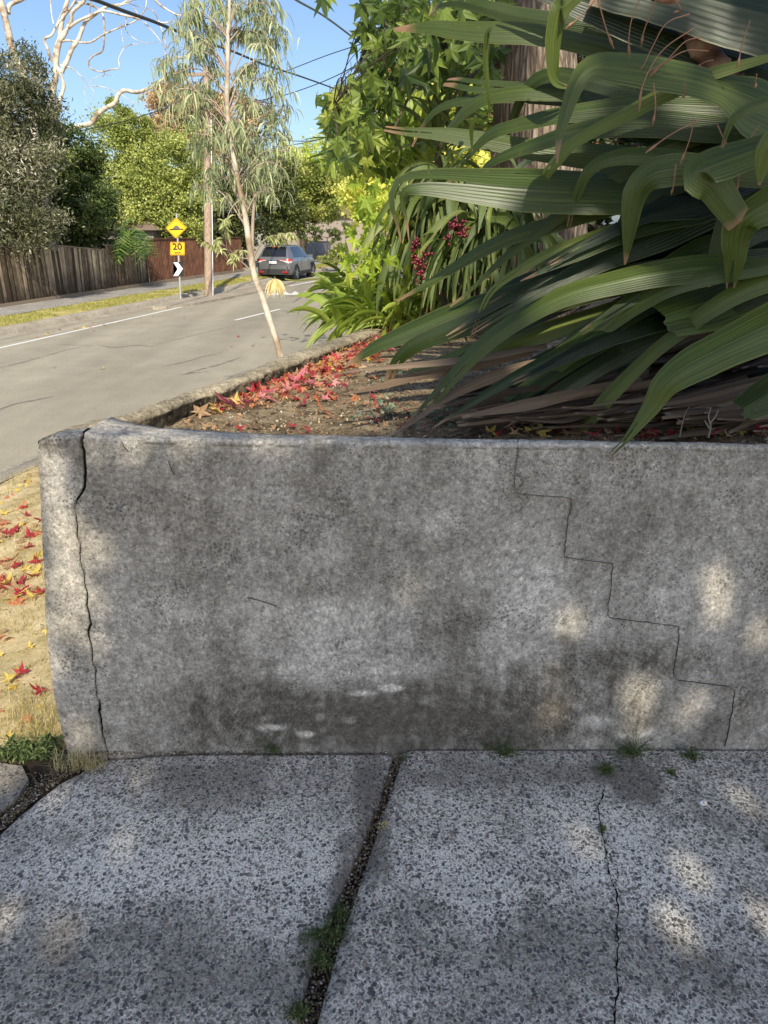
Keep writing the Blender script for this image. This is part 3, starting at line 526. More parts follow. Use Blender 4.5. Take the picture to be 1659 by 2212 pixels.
tree('backyard_hedge_tree', 'dark leafy hedge tree deep behind the broad strap leaves at the right', 'tree', [(1350, 330, 110, 90), (1550, 250, 140, 140), (1300, 200, 90, 90), (1450, 100, 160, 120), (1250, 380, 80, 80), (1600, 450, 160, 120), (1400, 500, 130, 90), (1150, 480, 90, 70)], 11, 26000, .13, [(0, (.01, .018, .006)), (.6, (.035, .055, .016)), (.9, (.09, .10, .03)), (1, (.3, .08, .03))], zb=0.9, r0=.12, nclump=200, tr=.2)
tree('backyard_tree', 'bright green tree seen through the gap between the hanging leaves and the thick trunk', 'tree', [(1060, 150, 80, 80), (1010, 90, 70, 60), (1080, 260, 50, 60), (1150, 60, 60, 60)], 13, 9000, .13, g_((.06, .10, .02), (.16, .24, .05), (.38, .42, .12)), zb=.2, r0=.12, nclump=110, tr=.4)
# white gums (bare limbs), traced
def gum(name, label, Y, lines, base_px=None):
    t0 = P(*lines[0][0][0:2] if False else (lines[0][0][0][0]*.2604, lines[0][0][0][1]*.2604), Y); b = t0.copy(); b[2] = -0.6
    t = thing(name, label, 'tree', b); m = MB(); tw = MB()
    for L, w0, w1 in lines:
        pts = []; off = random.uniform(-.6, .6)
        for i, (x, y) in enumerate(L): pts.append(P(x*.2604, y*.2604, Y+off*(i/len(L)) + (0 if L is lines[0][0] else 0)))
        k = .2604*Y/F/1.05; p = resample(crom(pts, 6), max(16, len(pts)*5)); m.tube(p, np.linspace(w0, w1, len(p))*k/2*(1+.08*rng.normal(size=len(p))), 8)
    if base_px: m.tube(resample(np.array([b, t0+(b-t0)*.5, t0]), 8), lines[0][1]*.2604*Y/F/2, 8)
    part('trunk', m, M['white_bark'], t, smooth=True)
    return t
M['twig_bark'] = flat('reddish_twig_bark', (0.36, 0.28, 0.22), 0.8, scale=2, var=.4)
G1 = [([(410, 1110), (405, 1000), (430, 820), (460, 640), (470, 480), (495, 330), (510, 200), (545, 60), (560, 0), (575, -120)], 52, 26),
 ([(510, 600), (560, 500), (600, 400), (650, 330), (690, 220), (720, 170), (800, 110), (900, 50), (1000, 40), (1060, 5)], 36, 18), ([(430, 1010), (480, 920), (500, 820), (530, 720), (510, 640), (470, 550), (420, 480), (390, 390), (365, 325), (430, 290), (480, 200), (560, 100), (620, 10), (650, -60)], 30, 13),
 ([(450, 500), (460, 400), (500, 300), (560, 240), (640, 180), (750, 130), (850, 90), (1000, 120), (1130, 150), (1200, 155), (1350, 190), (1430, 175)], 24, 10), ([(490, 350), (560, 335), (650, 350), (750, 350), (850, 290), (1000, 225), (1130, 170), (1200, 90)], 17, 8),
 ([(600, 35), (640, 20), (750, 40), (830, 90), (860, 150), (865, 290), (850, 420), (780, 460), (740, 500), (745, 560), (830, 595), (930, 575), (990, 560), (985, 490), (1030, 400), (1080, 370), (1150, 368)], 16, 6), ([(500, 340), (540, 280), (590, 170), (600, 100), (690, 20), (700, 0), (715, -80)], 30, 22),
 ([(415, -40), (420, 20), (430, 130), (445, 200)], 9, 9), ([(420, 1160), (470, 1130), (560, 1090), (650, 1050), (760, 1020), (800, 960), (870, 900), (950, 860), (980, 790), (1030, 750), (1130, 765), (1220, 740), (1280, 705), (1350, 660), (1440, 610)], 46, 20),
 ([(500, 540), (580, 560), (660, 620), (730, 700), (790, 770)], 10, 4), ([(1385, 600), (1390, 520), (1370, 440), (1375, 370), (1340, 240), (1280, 100), (1200, 60)], 14, 6), ([(1390, 400), (1410, 360), (1450, 340)], 8, 6), ([(1385, 540), (1430, 490), (1510, 470), (1600, 460)], 10, 7),
 ([(1270, -20), (1340, 50), (1450, 115), (1500, 130)], 18, 10), ([(1200, 180), (1300, 300), (1370, 400)], 8, 6), ([(750, 715), (850, 720), (980, 770), (1080, 840), (1130, 900), (1180, 1000)], 6, 3), ([(740, 690), (800, 640), (870, 620), (940, 630)], 5, 3), ([(1000, 190), (1010, 280), (1030, 400)], 7, 4),
 ([(1040, 180), (1050, 260), (1130, 330), (1220, 360), (1310, 345)], 7, 3), ([(1050, 100), (1045, 180), (1040, 220)], 8, 6), ([(740, 130), (750, 40), (755, -20)], 10, 8), ([(1200, 90), (1215, 20), (1205, -30)], 8, 6), ([(710, 700), (700, 780), (720, 860), (770, 940)], 4, 2), ([(860, 570), (865, 610), (850, 640)], 6, 3), ([(1100, 60), (1140, 110), (1180, 180), (1240, 240), (1330, 330)], 6, 3), ([(470, 200), (520, 90), (560, 50)], 9, 6), ([(1430, 510), (1470, 540), (1530, 560)], 4, 3),
 ([(1060, 20), (1100, 0), (1200, -10)], 10, 8), ([(900, 50), (960, 60), (1050, 30), (1120, 45), (1180, 70)], 8, 4), ([(1150, 150), (1130, 90), (1100, 60)], 5, 3), ([(770, 775), (770, 860)], 3, 2), ([(1080, 840), (1130, 850), (1140, 880)], 4, 2)]
gum('white_gum_tree', 'big leafless white-barked gum with twisting limbs crossing the blue sky', 34, G1, True)
gum('white_gum_tree', 'smooth white gum trunk leaning in at the top left corner above the silvery banksia', 27, [([(250, 880), (220, 720), (180, 600), (130, 480), (90, 370), (60, 220), (30, 100), (0, 0), (-20, -80)], 56, 46), ([(70, 110), (75, 50), (120, 20), (180, -5), (260, -40)], 32, 25), ([(150, 650), (165, 660), (180, 680)], 26, 20)], True)

# ------------------------------------------------------------ young street gum with drooping leaves
def hang_leaves(m, pts, length, wid, n, c, droop=1.0, fan=0.5):
    """n strap leaves hanging from points along pts"""
    i = rng.integers(0, len(pts), n); B = pts[i]; seg = 5
    d0 = nrm(rng.normal(size=(n, 3))*np.array([1, 1, .5])+np.array([0, 0, -0.3*droop])); L = (length*(.6+.7*rng.random(n)))[:, None]
    side = nrm(np.cross(d0, rng.normal(size=(n, 3)))); rows = [B]; d = d0.copy()
    for k in range(seg-1): d = nrm(d+np.array([0, 0, -1])*(0.75*droop)); rows.append(rows[-1]+d*L/(seg-1))
    R_ = np.stack(rows, 1); side = nrm(np.cross(R_[:, -1]-R_[:, 0], side)); wpro = np.array([.35, 1, .95, .6, .05])*wid/2
    A = R_+side[:, None]*wpro[None, :, None]; Bv = R_-side[:, None]*wpro[None, :, None]; V = np.stack([A, Bv], 2).reshape(n, 10, 3)
    q = np.array([(2*k, 2*k+1, 2*k+3, 2*k+2) for k in range(seg-1)]); Q = (np.arange(n)*10)[:, None, None]+q
    m.add(V.reshape(-1, 3), Q.reshape(-1, 4), c=np.repeat(np.clip(c+rng.normal(size=n)*.2, 0, 1), 10))
YG = 7.6
tr_px = [(606, 772), (597, 735), (582, 690), (566, 640), (551, 600), (543, 560), (536, 510), (527, 450), (516, 400), (508, 360), (498, 300), (492, 250), (490, 200), (492, 150), (492, 80), (495, 30), (497, -60), (499, -130)]
trw = [P(x, y, YG) for x, y in tr_px]; base = trw[0].copy(); base[2] = float(vz(base[0], base[1]))-.03
dd = trw[0]-trw[1]; base[0] = trw[0][0]+dd[0]/dd[2]*(base[2]-trw[0][2])
yg = thing('young_gum_tree', 'slender young gum with mottled cream bark and drooping narrow leaves on the near verge', 'tree', base)
m = MB(); tp = resample(crom([base]+trw, 5), 110); zz = tp[:, 2]; rr = np.interp(np.linspace(0, 1, 110), [0, .1, .45, .8, 1], [.042, .034, .029, .019, .009]); rr = rr*(1+.06*rng.normal(size=110)); rr[:4] = [.06, .05, .045, .042]
m.tube(tp, rr, 12)
def trunk_at(py): k = np.argmin([abs(q[1]-py) for q in tr_px]); return trw[k]
yg_tr = m
cl = [(375, 175, 45, 25), (350, 215, 25, 20), (400, 205, 40, 25), (430, 60, 45, 30), (470, 20, 60, 20), (530, 15, 60, 20), (575, 50, 35, 30), (560, 90, 50, 30), (590, 110, 25, 30), (430, 110, 45, 25), (400, 130, 25, 20), (460, 90, 40, 25), (520, 80, 40, 30), (450, 160, 35, 25), (560, 160, 45, 30), (590, 190, 30, 25), (535, 190, 30, 25), (600, 240, 28, 18), (620, 260, 18, 15), (440, 225, 50, 20), (470, 250, 35, 20), (420, 250, 30, 18), (560, 250, 45, 25), (520, 275, 40, 20), (590, 280, 35, 20), (470, 290, 45, 25), (420, 300, 30, 20), (550, 310, 50, 25), (600, 310, 30, 18), (620, 335, 22, 14), (430, 330, 35, 20), (480, 350, 45, 25), (560, 350, 45, 25), (600, 365, 25, 20), (440, 385, 30, 20), (470, 400, 35, 20), (550, 395, 40, 20), (425, 415, 18, 12), (540, 430, 35, 15), (500, 330, 30, 20), (580, 420, 22, 15), (480, 440, 22, 12), (395, 45, 25, 25), (390, 90, 18, 18), (597, 70, 18, 22), (605, 150, 20, 22), (347, 150, 12, 14), (362, 245, 20, 20), (412, 20, 25, 20), (585, 20, 25, 20)]
lf = MB(); tw = MB()
for (px, py, rx, ry) in cl:
    att = trunk_at(min(py+70, 560)); att = att+(trunk_at(py+40)-att)*rng.random(); c0 = P(px, py-ry*.6, YG+.16+rng.normal()*.2); L = np.linalg.norm(c0-att)
    mid = (att+c0)/2+[0, 0, L*.22]; p = resample(crom([att, mid, c0], 8), 14); tw.tube(p, np.linspace(.009, .003, 14), 5)
    for k in range(7):
        e = P(px+rng.normal()*rx*.8, py+rng.normal()*ry*.6, YG+.18+rng.normal()*.24); s_ = p[rng.integers(7, 14)]; q = resample(crom([s_, (s_+e)/2+[0, 0, .06], e], 5), 9); tw.tube(q, np.linspace(.0028, .0012, 9), 4)
        nn = int(4+rx*ry/60*1.0); hang_leaves(lf, q[2:], .145, .0125, max(6, min(24, int(nn*.72))), .5+rng.normal()*.1)
sm = MB()
for pts, cs in [([(545, 560), (570, 520), (600, 508), (630, 505)], [(580, 515), (605, 508), (625, 508), (612, 525), (590, 525), (633, 515)]), ([(548, 590), (500, 545), (470, 520), (440, 525)], [(445, 528), (460, 538), (478, 545), (470, 525), (512, 558), (525, 545), (505, 570)]), ([(540, 560), (510, 555), (490, 545)], [(485, 478), (490, 490)]), ([(520, 430), (500, 450), (488, 480)], [(484, 485), (492, 478)])]:
    p = resample(crom([P(x, y, YG+.0-.12*i) for i, (x, y) in enumerate(pts)], 6), 18); tw.tube(p, np.linspace(.007, .002, 18), 5)
    for (x, y) in cs:
        c0 = P(x, y-4, YG-.3+rng.normal()*.05); s_ = p[np.argmin(np.linalg.norm(p-c0, axis=1))]; q = resample(np.array([s_, (s_+c0)/2+[0, 0, .01], c0]), 6); tw.tube(q, .0012, 4); hang_leaves(sm, q[3:], .075, .016, 20, .5, .5)
    c0 = p[-1]; 
part('trunk', yg_tr, None or M['white_bark'], yg, smooth=True); part('branch', tw, M['twig_bark'], yg, smooth=True)
M['gum_leaf'] = foliage('drooping_gum_leaf', g_((.10, .13, .06), (.30, .35, .18), (.58, .60, .34)), rough=.42, tr=.25)
M['gum_leaf_broad'] = foliage('juvenile_gum_leaf', g_((.16, .19, .07), (.40, .43, .18), (.66, .62, .32)), rough=.5, tr=.25)
part('crown', lf, M['gum_leaf'], yg); part('crown', sm, M['gum_leaf_broad'], yg)
m = MB(); b2 = on_road(547, 640); b2 = P(548, 600, 34.); b2[2] = -.65
t = thing('sapling', 'thin grey-barked sapling standing just beyond the kerb beside the parked car', 'tree', b2)
m.tube(resample(crom([b2, P(545, 560, 34), P(546, 480, 34), P(552, 400, 34), P(556, 345, 34)], 6), 30), np.linspace(.10, .04, 30), 8); m.tube(resample(crom([P(546, 450, 34), P(560, 400, 34), P(563, 340, 34)], 6), 14), np.linspace(.05, .025, 14), 6)
part('trunk', m, M['twig_bark'], t, smooth=True); m = MB(); crown(m, [(555, 350, 35, 25), (575, 380, 25, 25), (540, 385, 22, 18)], 34, 1500, .2, .25, droop=1.2, nclump=40); part('crown', m, M['gum_leaf'], t)

# ------------------------------------------------------------ sweetgum (star leaves), big trunk
STARP = []
for k, (a_, L) in enumerate([(-128, .62), (-62, .88), (0, 1.0), (62, .88), (128, .62)]):
    STARP.append((a_, L)); 
def star_outline():
    lob = [(-132, .66), (-66, .9), (0, 1.05), (66, .9), (132, .66)]; out = [(180, .10)]
    for i, (a_, L) in enumerate(lob):
        out += [(a_-17, L*.60), (a_, L), (a_+17, L*.60)]
        if i < 4: out.append(((a_+lob[i+1][0])/2, .38))
    return [(math.cos(R(a_))*L, math.sin(R(a_))*L) for a_, L in out]
STAR = np.array(star_outline()); NS = len(STAR)
def star_leaves(m, C, size, D, Nv, c, curl=0.25, fold0=0.0):
    """C centres, D direction of the middle lobe, Nv normals"""
    n = len(C); D = nrm(D); S = nrm(np.cross(Nv, D)); Nn = np.cross(D, S); sz = np.broadcast_to(size, (n,))[:, None, None]
    r2 = (STAR**2).sum(1); cu = (curl*(.5+rng.random(n)))[:, None]*r2[None]; fold = (fold0+rng.normal(size=n)*.2)[:, None]*np.abs(STAR[:, 1])[None]
    V = C[:, None]+sz*(STAR[None, :, 0, None]*D[:, None]+STAR[None, :, 1, None]*S[:, None]-(cu+fold)[..., None]*Nn[:, None])
    V = np.concatenate([C[:, None]+0*V[:, :1], V], 1); T = np.array([(0, 1+i, 1+(i+1) % NS) for i in range(NS)])
    m.add(V.reshape(-1, 3), T=((np.arange(n)*(NS+1))[:, None, None]+T).reshape(-1, 3), c=np.repeat(np.clip(c, 0, 1), NS+1), uv=np.tile(np.vstack([[[0, 0]], STAR]), (n, 1)))
def bark_ridged():
    n = NT('ridged_bark'); o = n.obj(); s1 = n.mapv(o, (1, 1, .16)); a = n.vor(30, 'DISTANCE_TO_EDGE', v=s1); s2 = n.mapv(o, (1, 1, .3)); b = n.noise(26, 8, .7, v=s2, dist=.5); h = n.math('ADD', n.math('MULTIPLY', n.ramp(a, [(0, 0), (.35, 1)]), .5), n.math('MULTIPLY', b, .6))
    c = n.ramp(h, [(0.22, (.07, .054, .04)), (.5, (.22, .168, .122)), (.8, (.38, .31, .24))]); n.bump(h, 1.0, .03); return n.done(c, .9, .15)
M['ridged'] = bark_ridged()
YT = 5.4
sg = thing('sweetgum_tree', 'large sweetgum with thick ridged trunk and hanging star-shaped green leaves over the garden bed', 'tree', P(1165, 900, YT)*[1, 1, 0]+[0, 0, 1.05])
m = MB(); tk = [(1190, 840), (1180, 700), (1172, 560), (1168, 430), (1162, 300), (1158, 170), (1152, 50), (1148, -60), (1140, -300)]; wk = [190, 172, 165, 165, 165, 150, 128, 120, 110]
kk = YT/F*1.03; tp = resample(crom([P(x, y, YT) for x, y in tk], 8), 90); wv = np.interp(np.linspace(0, 1, 90), np.linspace(0, 1, 9), wk)*kk/2
seg = 64; ang = np.arange(seg)*2*math.pi/seg; Vt = np.zeros((90, seg, 3))
for i in range(90):
    rid = 1+.05*fbm(ang*5+0*i, np.full(seg, tp[i, 2]*1.2), 4, 201)+.03*np.abs(np.sin(ang*17+2*fbm(ang*2, np.full(seg, tp[i, 2]*2), 2, 202)))
    Vt[i] = tp[i]+np.stack([np.cos(ang), np.sin(ang), 0*ang], 1)*(wv[i]*rid)[:, None]
m.grid(Vt[:, ::-1], closed=True)
part('trunk', m, M['ridged'], sg, smooth=True)
br = MB(); top = P(1155, -20, YT)
brs = [[(1150, 20), (1060, 40), (960, 110), (900, 180), (850, 280)], [(1150, -60), (980, -40), (860, 30), (800, 90), (760, 170), (720, 230)], [(1150, -100), (1000, -120), (880, -60), (780, 0)], [(1150, 60), (1080, 130), (1010, 170), (960, 240)], [(1160, -20), (1060, -10), (990, 60), (940, 150)], [(800, 90), (790, 140), (800, 200), (770, 290)]]
brw = []
for L in brs:
    p = resample(crom([P(x, y, YT-.15*i+rng.normal()*.05) for i, (x, y) in enumerate(L)], 6), 30); brw.append(p); br.tube(p, np.linspace(.022, .006, 30), 6)
lv = MB()
cls = [(790, 15, 22, 14, 5), (800, 60, 16, 18, 5), (850, 20, 50, 26, 16), (920, 20, 50, 30, 18), (860, 80, 50, 34, 22), (930, 90, 50, 40, 24), (1000, 60, 50, 50, 22), (840, 140, 50, 36, 22), (900, 150, 50, 30, 18), (960, 140, 45, 40, 16), (780, 200, 45, 26, 18), (730, 225, 30, 22, 14), (760, 250, 40, 30, 20), (815, 225, 30, 34, 14), (710, 260, 16, 16, 5), (740, 300, 34, 36, 22), (790, 290, 35, 30, 16), (730, 345, 26, 22, 10), (760, 340, 26, 18, 9), (1060, 110, 25, 50, 10), (1070, 30, 30, 30, 8), (790, 120, 14, 14, 3), (812, 172, 20, 16, 6), (700, -2, 5, 3, 1), (715, -4, 6, 3, 1), (985, 20, 30, 30, 8), (720, 350, 14, 12, 4), (780, 375, 10, 8, 2)]
for (px, py, rx, ry, n) in cls:
    n = int(n*(2.0 if py < 120 or px < 800 else 1.35)) if n > 2 else n
    for k in range(n):
        Yk = YT-.4+rng.normal()*.4; c0 = P(px+rng.normal()*rx*.55, py+rng.normal()*ry*.6, Yk); D = nrm(np.array([rng.normal()*.35, rng.normal()*.35, -1.])); Nv = nrm(np.array([rng.normal()*.8, -0.7+rng.normal()*.5, .5+rng.normal()*.3]))
        tone = min(.80, .36+.2*rng.normal()+(.26 if px < 800 and py > 180 else 0)); star_leaves(lv, c0[None], .078*(.7+.6*rng.random()), D[None], Nv[None], np.array([tone]), curl=.42, fold0=.45)  # lower-left leaves tinted brighter: sunlight put into the colour
        a_ = c0-D*.0; st = a_-D*.05+np.array([0, 0, .06]); 
        if k % 3 == 0: br.tube(np.array([a_, (a_+st)/2+[.01, 0, .01], st]), .0015, 4)
        if k % 9 == 0:
            bb = min(brw, key=lambda q: np.linalg.norm(q-st, axis=1).min()); e = bb[np.argmin(np.linalg.norm(bb-st, axis=1))]; br.tube(resample(crom([e, (e+st)/2+[0, 0, .05], st], 5), 7), np.linspace(.004, .0018, 7), 4)
part('branch', br, M['bark_dark'], sg, smooth=True)
def starleaf_mat(name, stops, tr=.4, boost=1.6):
    n = NT(name); c = n.ramp(n.attr(), stops); u = n.uv(); r = n.noise(6, 3, .6, v=u); c = n.mix(n.math('MULTIPLY', r, .35), c, tuple(x*.6 for x in stops[1][1]))
    # palmate veins
    s_ = n.sep(u); th = n.math('ARCTAN2', s_[1], s_[0]); vv = n.math('ABSOLUTE', n.math('SINE', n.math('MULTIPLY', th, 2.73))); vein = n.math('LESS_THAN', vv, .10); c = n.mix(n.math('MULTIPLY', vein, .3), c, tuple(min(1, x*1.7+.03) for x in stops[1][1]))
    c2 = n.ramp(n.attr(), [(p, tuple(min(1, x*boost) for x in q)) for p, q in stops]); return n.done(c, .45, .4, translucent=tr, tcol=c2)
M['star_green'] = starleaf_mat('sweetgum_leaf', [(0, (.03, .055, .012)), (.4, (.10, .155, .03)), (.75, (.34, .42, .07)), (1, (.58, .50, .10))])
part('crown', lv, M['star_green'], sg)

# unseen leaf clump added on the sweetgum above the frame to shadow the road
m = MB(); q0 = on_road(688, 733)+SUN*9.5
for k in range(60):
    c0 = q0+rng.normal(size=3)*np.array([.5, .35, .16]); star_leaves(m, c0[None]+rng.normal(size=(1, 3))*.05, .11, nrm(rng.normal(size=(1, 3))), nrm(SUN+rng.normal(size=(1, 3))*.4), np.array([.4]))
e = brw[1][14]; m2 = MB(); m2.tube(resample(crom([P(1150, -80, YT), (P(1150, -300, YT)+q0)/2, q0], 6), 16), np.linspace(.05, .01, 16), 6); part('branch', m2, M['bark_dark'], sg, smooth=True); part('crown', m, M['star_green'], sg)

# unseen shade tree behind the camera, its crown cut to shape the dappled shade
A_ = np.array([-SH[1], SH[0], 0]); B_ = np.cross(SUN, A_); B_ = B_ if B_[2] > 0 else -B_
ab = lambda p: (p @ A_, p @ B_)
GD = lambda px, py: G(px, py, 0.0); GW = lambda px, py: W2(px, py)
holes = [(GW, 1545, 1250, .022), (GW, 1550, 1318, .018), (GW, 1235, 1345, .022), (GW, 1195, 1540, .020), (GW, 1380, 1500, .034), (GW, 1380, 1570, .012), (GW, 1500, 1525, .020), (GW, 1645, 1365, .012), (GW, 885, 1272, .004), (GW, 1190, 1465, .002), (GW, 560, 965, .0),
         (GD, 1492, 1878, .012), (GD, 1452, 1998, .012), (GD, 1650, 1985, .016), (GD, 1250, 1815, .002), (GD, 1590, 1720, .008), (GD, 140, 2025, .002), (GD, 270, 1830, .0), (GD, 110, 1720, .004), (GD, 5, 1680, .02), (GD, 2, 1990, .01)]
holes += [(GW, x, y, r) for x, y, r in [(104, 985, .012), (106, 1055, .022), (142, 1112, .012), (182, 1168, .014), (108, 1150, .010), (150, 1195, .014), (214, 1188, .018), (112, 1255, .018), (165, 1250, .008), (152, 1312, .018), (205, 1300, .010), (116, 1348, .014), (168, 1362, .010), (128, 1425, .006), (175, 1590, .014), (212, 1385, .004)]]
hab = np.array([(*ab(f(x, y)), r) for f, x, y, r in holes])
nL = 110000; aa = rng.uniform(-1.1, 3.8, nL); bb = rng.uniform(-.35, 5.7, nL); LL = rng.uniform(7.5, 9.5, nL)
edge = .12*fbm(aa*2, bb*2, 4, 301)
bmax = np.interp(aa, [-2, -.87, -.86, .3, .5, .9, 1.3, 1.9, 4], [1.27, 1.3, 2.22, 2.28, 2.5, 3.15, 4.2, 4.6, 5.3]); amin = np.interp(bb, [-3, 1.27, 1.32, 2.2], [-1.1, -1.0, -.85, -.84])
keep = ((bb < bmax+edge*.7) | ((aa > .95) & (aa < 1.55+edge) & (bb > 4.6+edge))) & (aa > amin)
d2 = np.sqrt((aa[:, None]-hab[:, 0])**2+(bb[:, None]-hab[:, 1])**2)-hab[:, 2]-.012; keep &= d2.min(1) > .022

bedthin = (bb > 2.1) & (aa < .35); keep &= ~(bedthin & (rng.random(nL) < .8)); pt = (bb > 2.4) & (aa > .4) & (bb < 4.6); keep &= ~(pt & (fbm(aa*6, bb*6, 3, 305) > .27))
aa, bb, LL = aa[keep], bb[keep], LL[keep]; C = aa[:, None]*A_+bb[:, None]*B_+LL[:, None]*SUN
st_ = thing('shade_tree', 'leafy tree standing behind the photographer whose crown dapples the wall and driveway', 'tree', (6.6, -8.9, 0))
m = MB(); n_ = len(C); Dn = nrm(rng.normal(size=(n_, 3))); Nv = nrm(SUN+rng.normal(size=(n_, 3))*.35)
Dn = nrm(Dn-Nv*(Dn*Nv).sum(1)[:, None]); S_ = np.cross(Nv, Dn); sz = .053*(.6+.5*rng.random(n_))[:, None]
V = np.stack([C-Dn*sz*.7, C+S_*sz*.62-Dn*sz*.1, C+Dn*sz, C-S_*sz*.62-Dn*sz*.1], 1); m.add(V.reshape(-1, 3), np.arange(4*n_).reshape(n_, 4), c=np.repeat(rng.random(n_), 4))
M['shade_leaf'] = foliage('shade_leaf', g_((.04, .06, .015), (.08, .13, .03), (.2, .26, .06)), tr=.15); part('crown', m, M['shade_leaf'], st_)
m = MB(); limbs(m, (6.6, -8.9, -.1), (6.4, -8.4, 5.0), [aa_*A_+b_*B_+8.8*SUN for aa_, b_ in [(0, 0), (1.5, 1), (3, 2.5), (4.6, 5), (2, -2), (-1, -1), (4.5, 1)]], .16); part("trunk", m, M["bark_dark"], st_, smooth=True)
# ------------------------------------------------------------ fences
def fence_pt(px, n, off=0.0): x, y = hitn(px, n); return np.array([x, y])
def paling_mat():
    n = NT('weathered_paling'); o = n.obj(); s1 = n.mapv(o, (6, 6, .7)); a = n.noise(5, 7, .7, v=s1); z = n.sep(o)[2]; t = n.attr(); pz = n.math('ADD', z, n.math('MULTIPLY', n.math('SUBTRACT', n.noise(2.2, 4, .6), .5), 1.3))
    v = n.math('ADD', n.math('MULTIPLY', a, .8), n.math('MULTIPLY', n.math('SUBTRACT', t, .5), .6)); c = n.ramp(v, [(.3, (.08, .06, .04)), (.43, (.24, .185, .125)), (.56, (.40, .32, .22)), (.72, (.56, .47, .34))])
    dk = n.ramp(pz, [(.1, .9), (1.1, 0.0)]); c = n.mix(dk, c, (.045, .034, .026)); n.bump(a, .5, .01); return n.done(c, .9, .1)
M['paling'] = paling_mat(); M['rail'] = flat('weathered_rail', (.24, .185, .13), .9)
FN = -15.85
segs = [(-60, 132, [(-60, 529), (0, 533), (132, 541)]), (132, 234, [(132, 531), (234, 541)]), (234, 321, [(234, 530), (321, 531)])]
botp = lambda px: np.interp(px, [-60, 0, 35, 115, 176, 240, 321], [672, 655, 645, 632, 626, 617, 605])
f = thing('paling_fence', 'weathered timber paling fence with stepped top along the far footpath', 'fence', [*fence_pt(150, FN), -.58])
pm = MB(); rm = MB(); bm_ = MB()
for (x0, x1, topl) in segs:
    p0 = fence_pt(x0, FN); p1 = fence_pt(x1, FN); L = np.linalg.norm(p1-p0); n = max(3, int(L/.098)); d = (p1-p0)/L; nn = np.array([d[1], -d[0]])
    def ztop(px): Yq = fence_pt(px, FN)[1]; py = np.interp(px, [q[0] for q in topl], [q[1] for q in topl]); return P(px, py, Yq)[2]
    za, zb_ = ztop(x0), ztop(x1)
    for i in range(n):
        s_ = (i+.5)/n*L; q = p0+d*s_; zt = za+(zb_-za)*s_/L; lean = .03*fbm(s_*.35, x0*.1, 3, 401)*1.6+(0.055 if x0 > 100 and x0 < 240 else .0)+rng.normal()*.012; o_ = rng.normal()*.006; wd = .055+rng.normal()*.004
        zt_ = zt+rng.normal()*.008-.02; z0 = -.56+(0 if x0 < 200 else 0.06)
        ov = .012 if i % 2 else -.004
        a_ = q-nn*(-.0)+nn*(ov+o_+.03); B0 = np.array([*(a_-d*wd-d*lean*.5), z0]); B1 = np.array([*(a_+d*wd-d*lean*.5), z0]); T1 = np.array([*(a_+d*(wd+lean)), zt_]); T0 = np.array([*(a_+d*(lean-wd)), zt_])
        pm.prism([B0, B1, T1, T0], np.array([*(-nn*.014), 0]), c=np.clip(.5+rng.normal()*.22, 0, 1))
    A0 = np.array([*(p0+nn*.035), za-.01]); A1 = np.array([*(p1+nn*.035), zb_-.01]); up = np.array([0, 0, .045]); rm.prism([A0, A1, A1+up, A0+up], np.array([*(-nn*.07), 0]))
p0, p1 = fence_pt(-60, FN), fence_pt(321, FN); d = (p1-p0)/np.linalg.norm(p1-p0); nn = np.array([d[1], -d[0]])
rm2 = MB(); rm2.prism([[*(p0+nn*.075), -.66], [*(p1+nn*.075), -.62], [*(p1+nn*.075), -.47], [*(p0+nn*.075), -.50]], np.array([*(-nn*.03), 0]))
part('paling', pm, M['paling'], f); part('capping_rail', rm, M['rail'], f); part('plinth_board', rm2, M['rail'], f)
def slat_fence(name, label, x0, x1, tops, z0, n_, pitch, col, FNn, relief=.02):
    p0, p1 = fence_pt(x0, FNn), fence_pt(x1, FNn); L = np.linalg.norm(p1-p0); d = (p1-p0)/L; nn = np.array([d[1], -d[0]]); k = int(L/pitch); f = thing(name, label, 'fence', [*((p0+p1)/2), z0])
    zt = lambda px: P(px, np.interp(px, [q[0] for q in tops], [q[1] for q in tops]), fence_pt(px, FNn)[1])[2]
    ks = np.linspace(0, 1, k*4+1); pts = p0+(p1-p0)*ks[:, None]; off = relief*np.where(np.arange(k*4+1) % 4 < 2, 1, 0); pts = pts+nn*off[:, None]; za, zb2 = zt(x0), zt(x1); zz = za+(zb2-za)*ks+.012*fbm(ks*9, ks*0, 3, 7)
    rib_shade = np.clip(.5+np.where(np.arange(len(ks)) % 4 < 2, .25, -.35)+.12*rng.normal(size=len(ks)), 0, 1); m = MB(); m.grid(np.stack([np.c_[pts, zz], np.c_[pts, np.full(len(ks), z0)]], 1), c=np.repeat(rib_shade[:, None], 2, 1)); key = name+'_m'; nn_ = NT(name+'_paint'); fz = nn_.noise(3, 6, .7); M[key] = nn_.done(nn_.mix(1.0, nn_.ramp(nn_.attr(), [(0, tuple(x*.35 for x in col)), (1, tuple(x*1.5 for x in col))]), nn_.ramp(fz, [(.35, .6), (.65, 1.3)]), 'MULTIPLY'), .8); part('panel', m, M[key], f)  # ribs tinted lighter, grooves darker: relief shading put into the colour
    m = MB(); m.prism([[*(p0+nn*.05), za+.0], [*(p1+nn*.05), zb2+.0], [*(p1+nn*.05), zb2+.05], [*(p0+nn*.05), za+.05]], np.array([*(-nn*.08), 0])); part('capping_rail', m, M[key], f)
    m = MB(); m.prism([[*(p0+nn*.06), z0-.1], [*(p1+nn*.06), z0-.1], [*(p1+nn*.06), z0+.1], [*(p0+nn*.06), z0+.1]], np.array([*(-nn*.03), 0])); part('plinth_board', m, M['rail'], f)
slat_fence('slat_fence', 'rusty red-brown ribbed fence running on from the timber palings behind the road sign', 321.5, 525, [(321, 518), (525, 514)], -.56, 0, .13, (.15, .068, .040), FN-.02, .03)
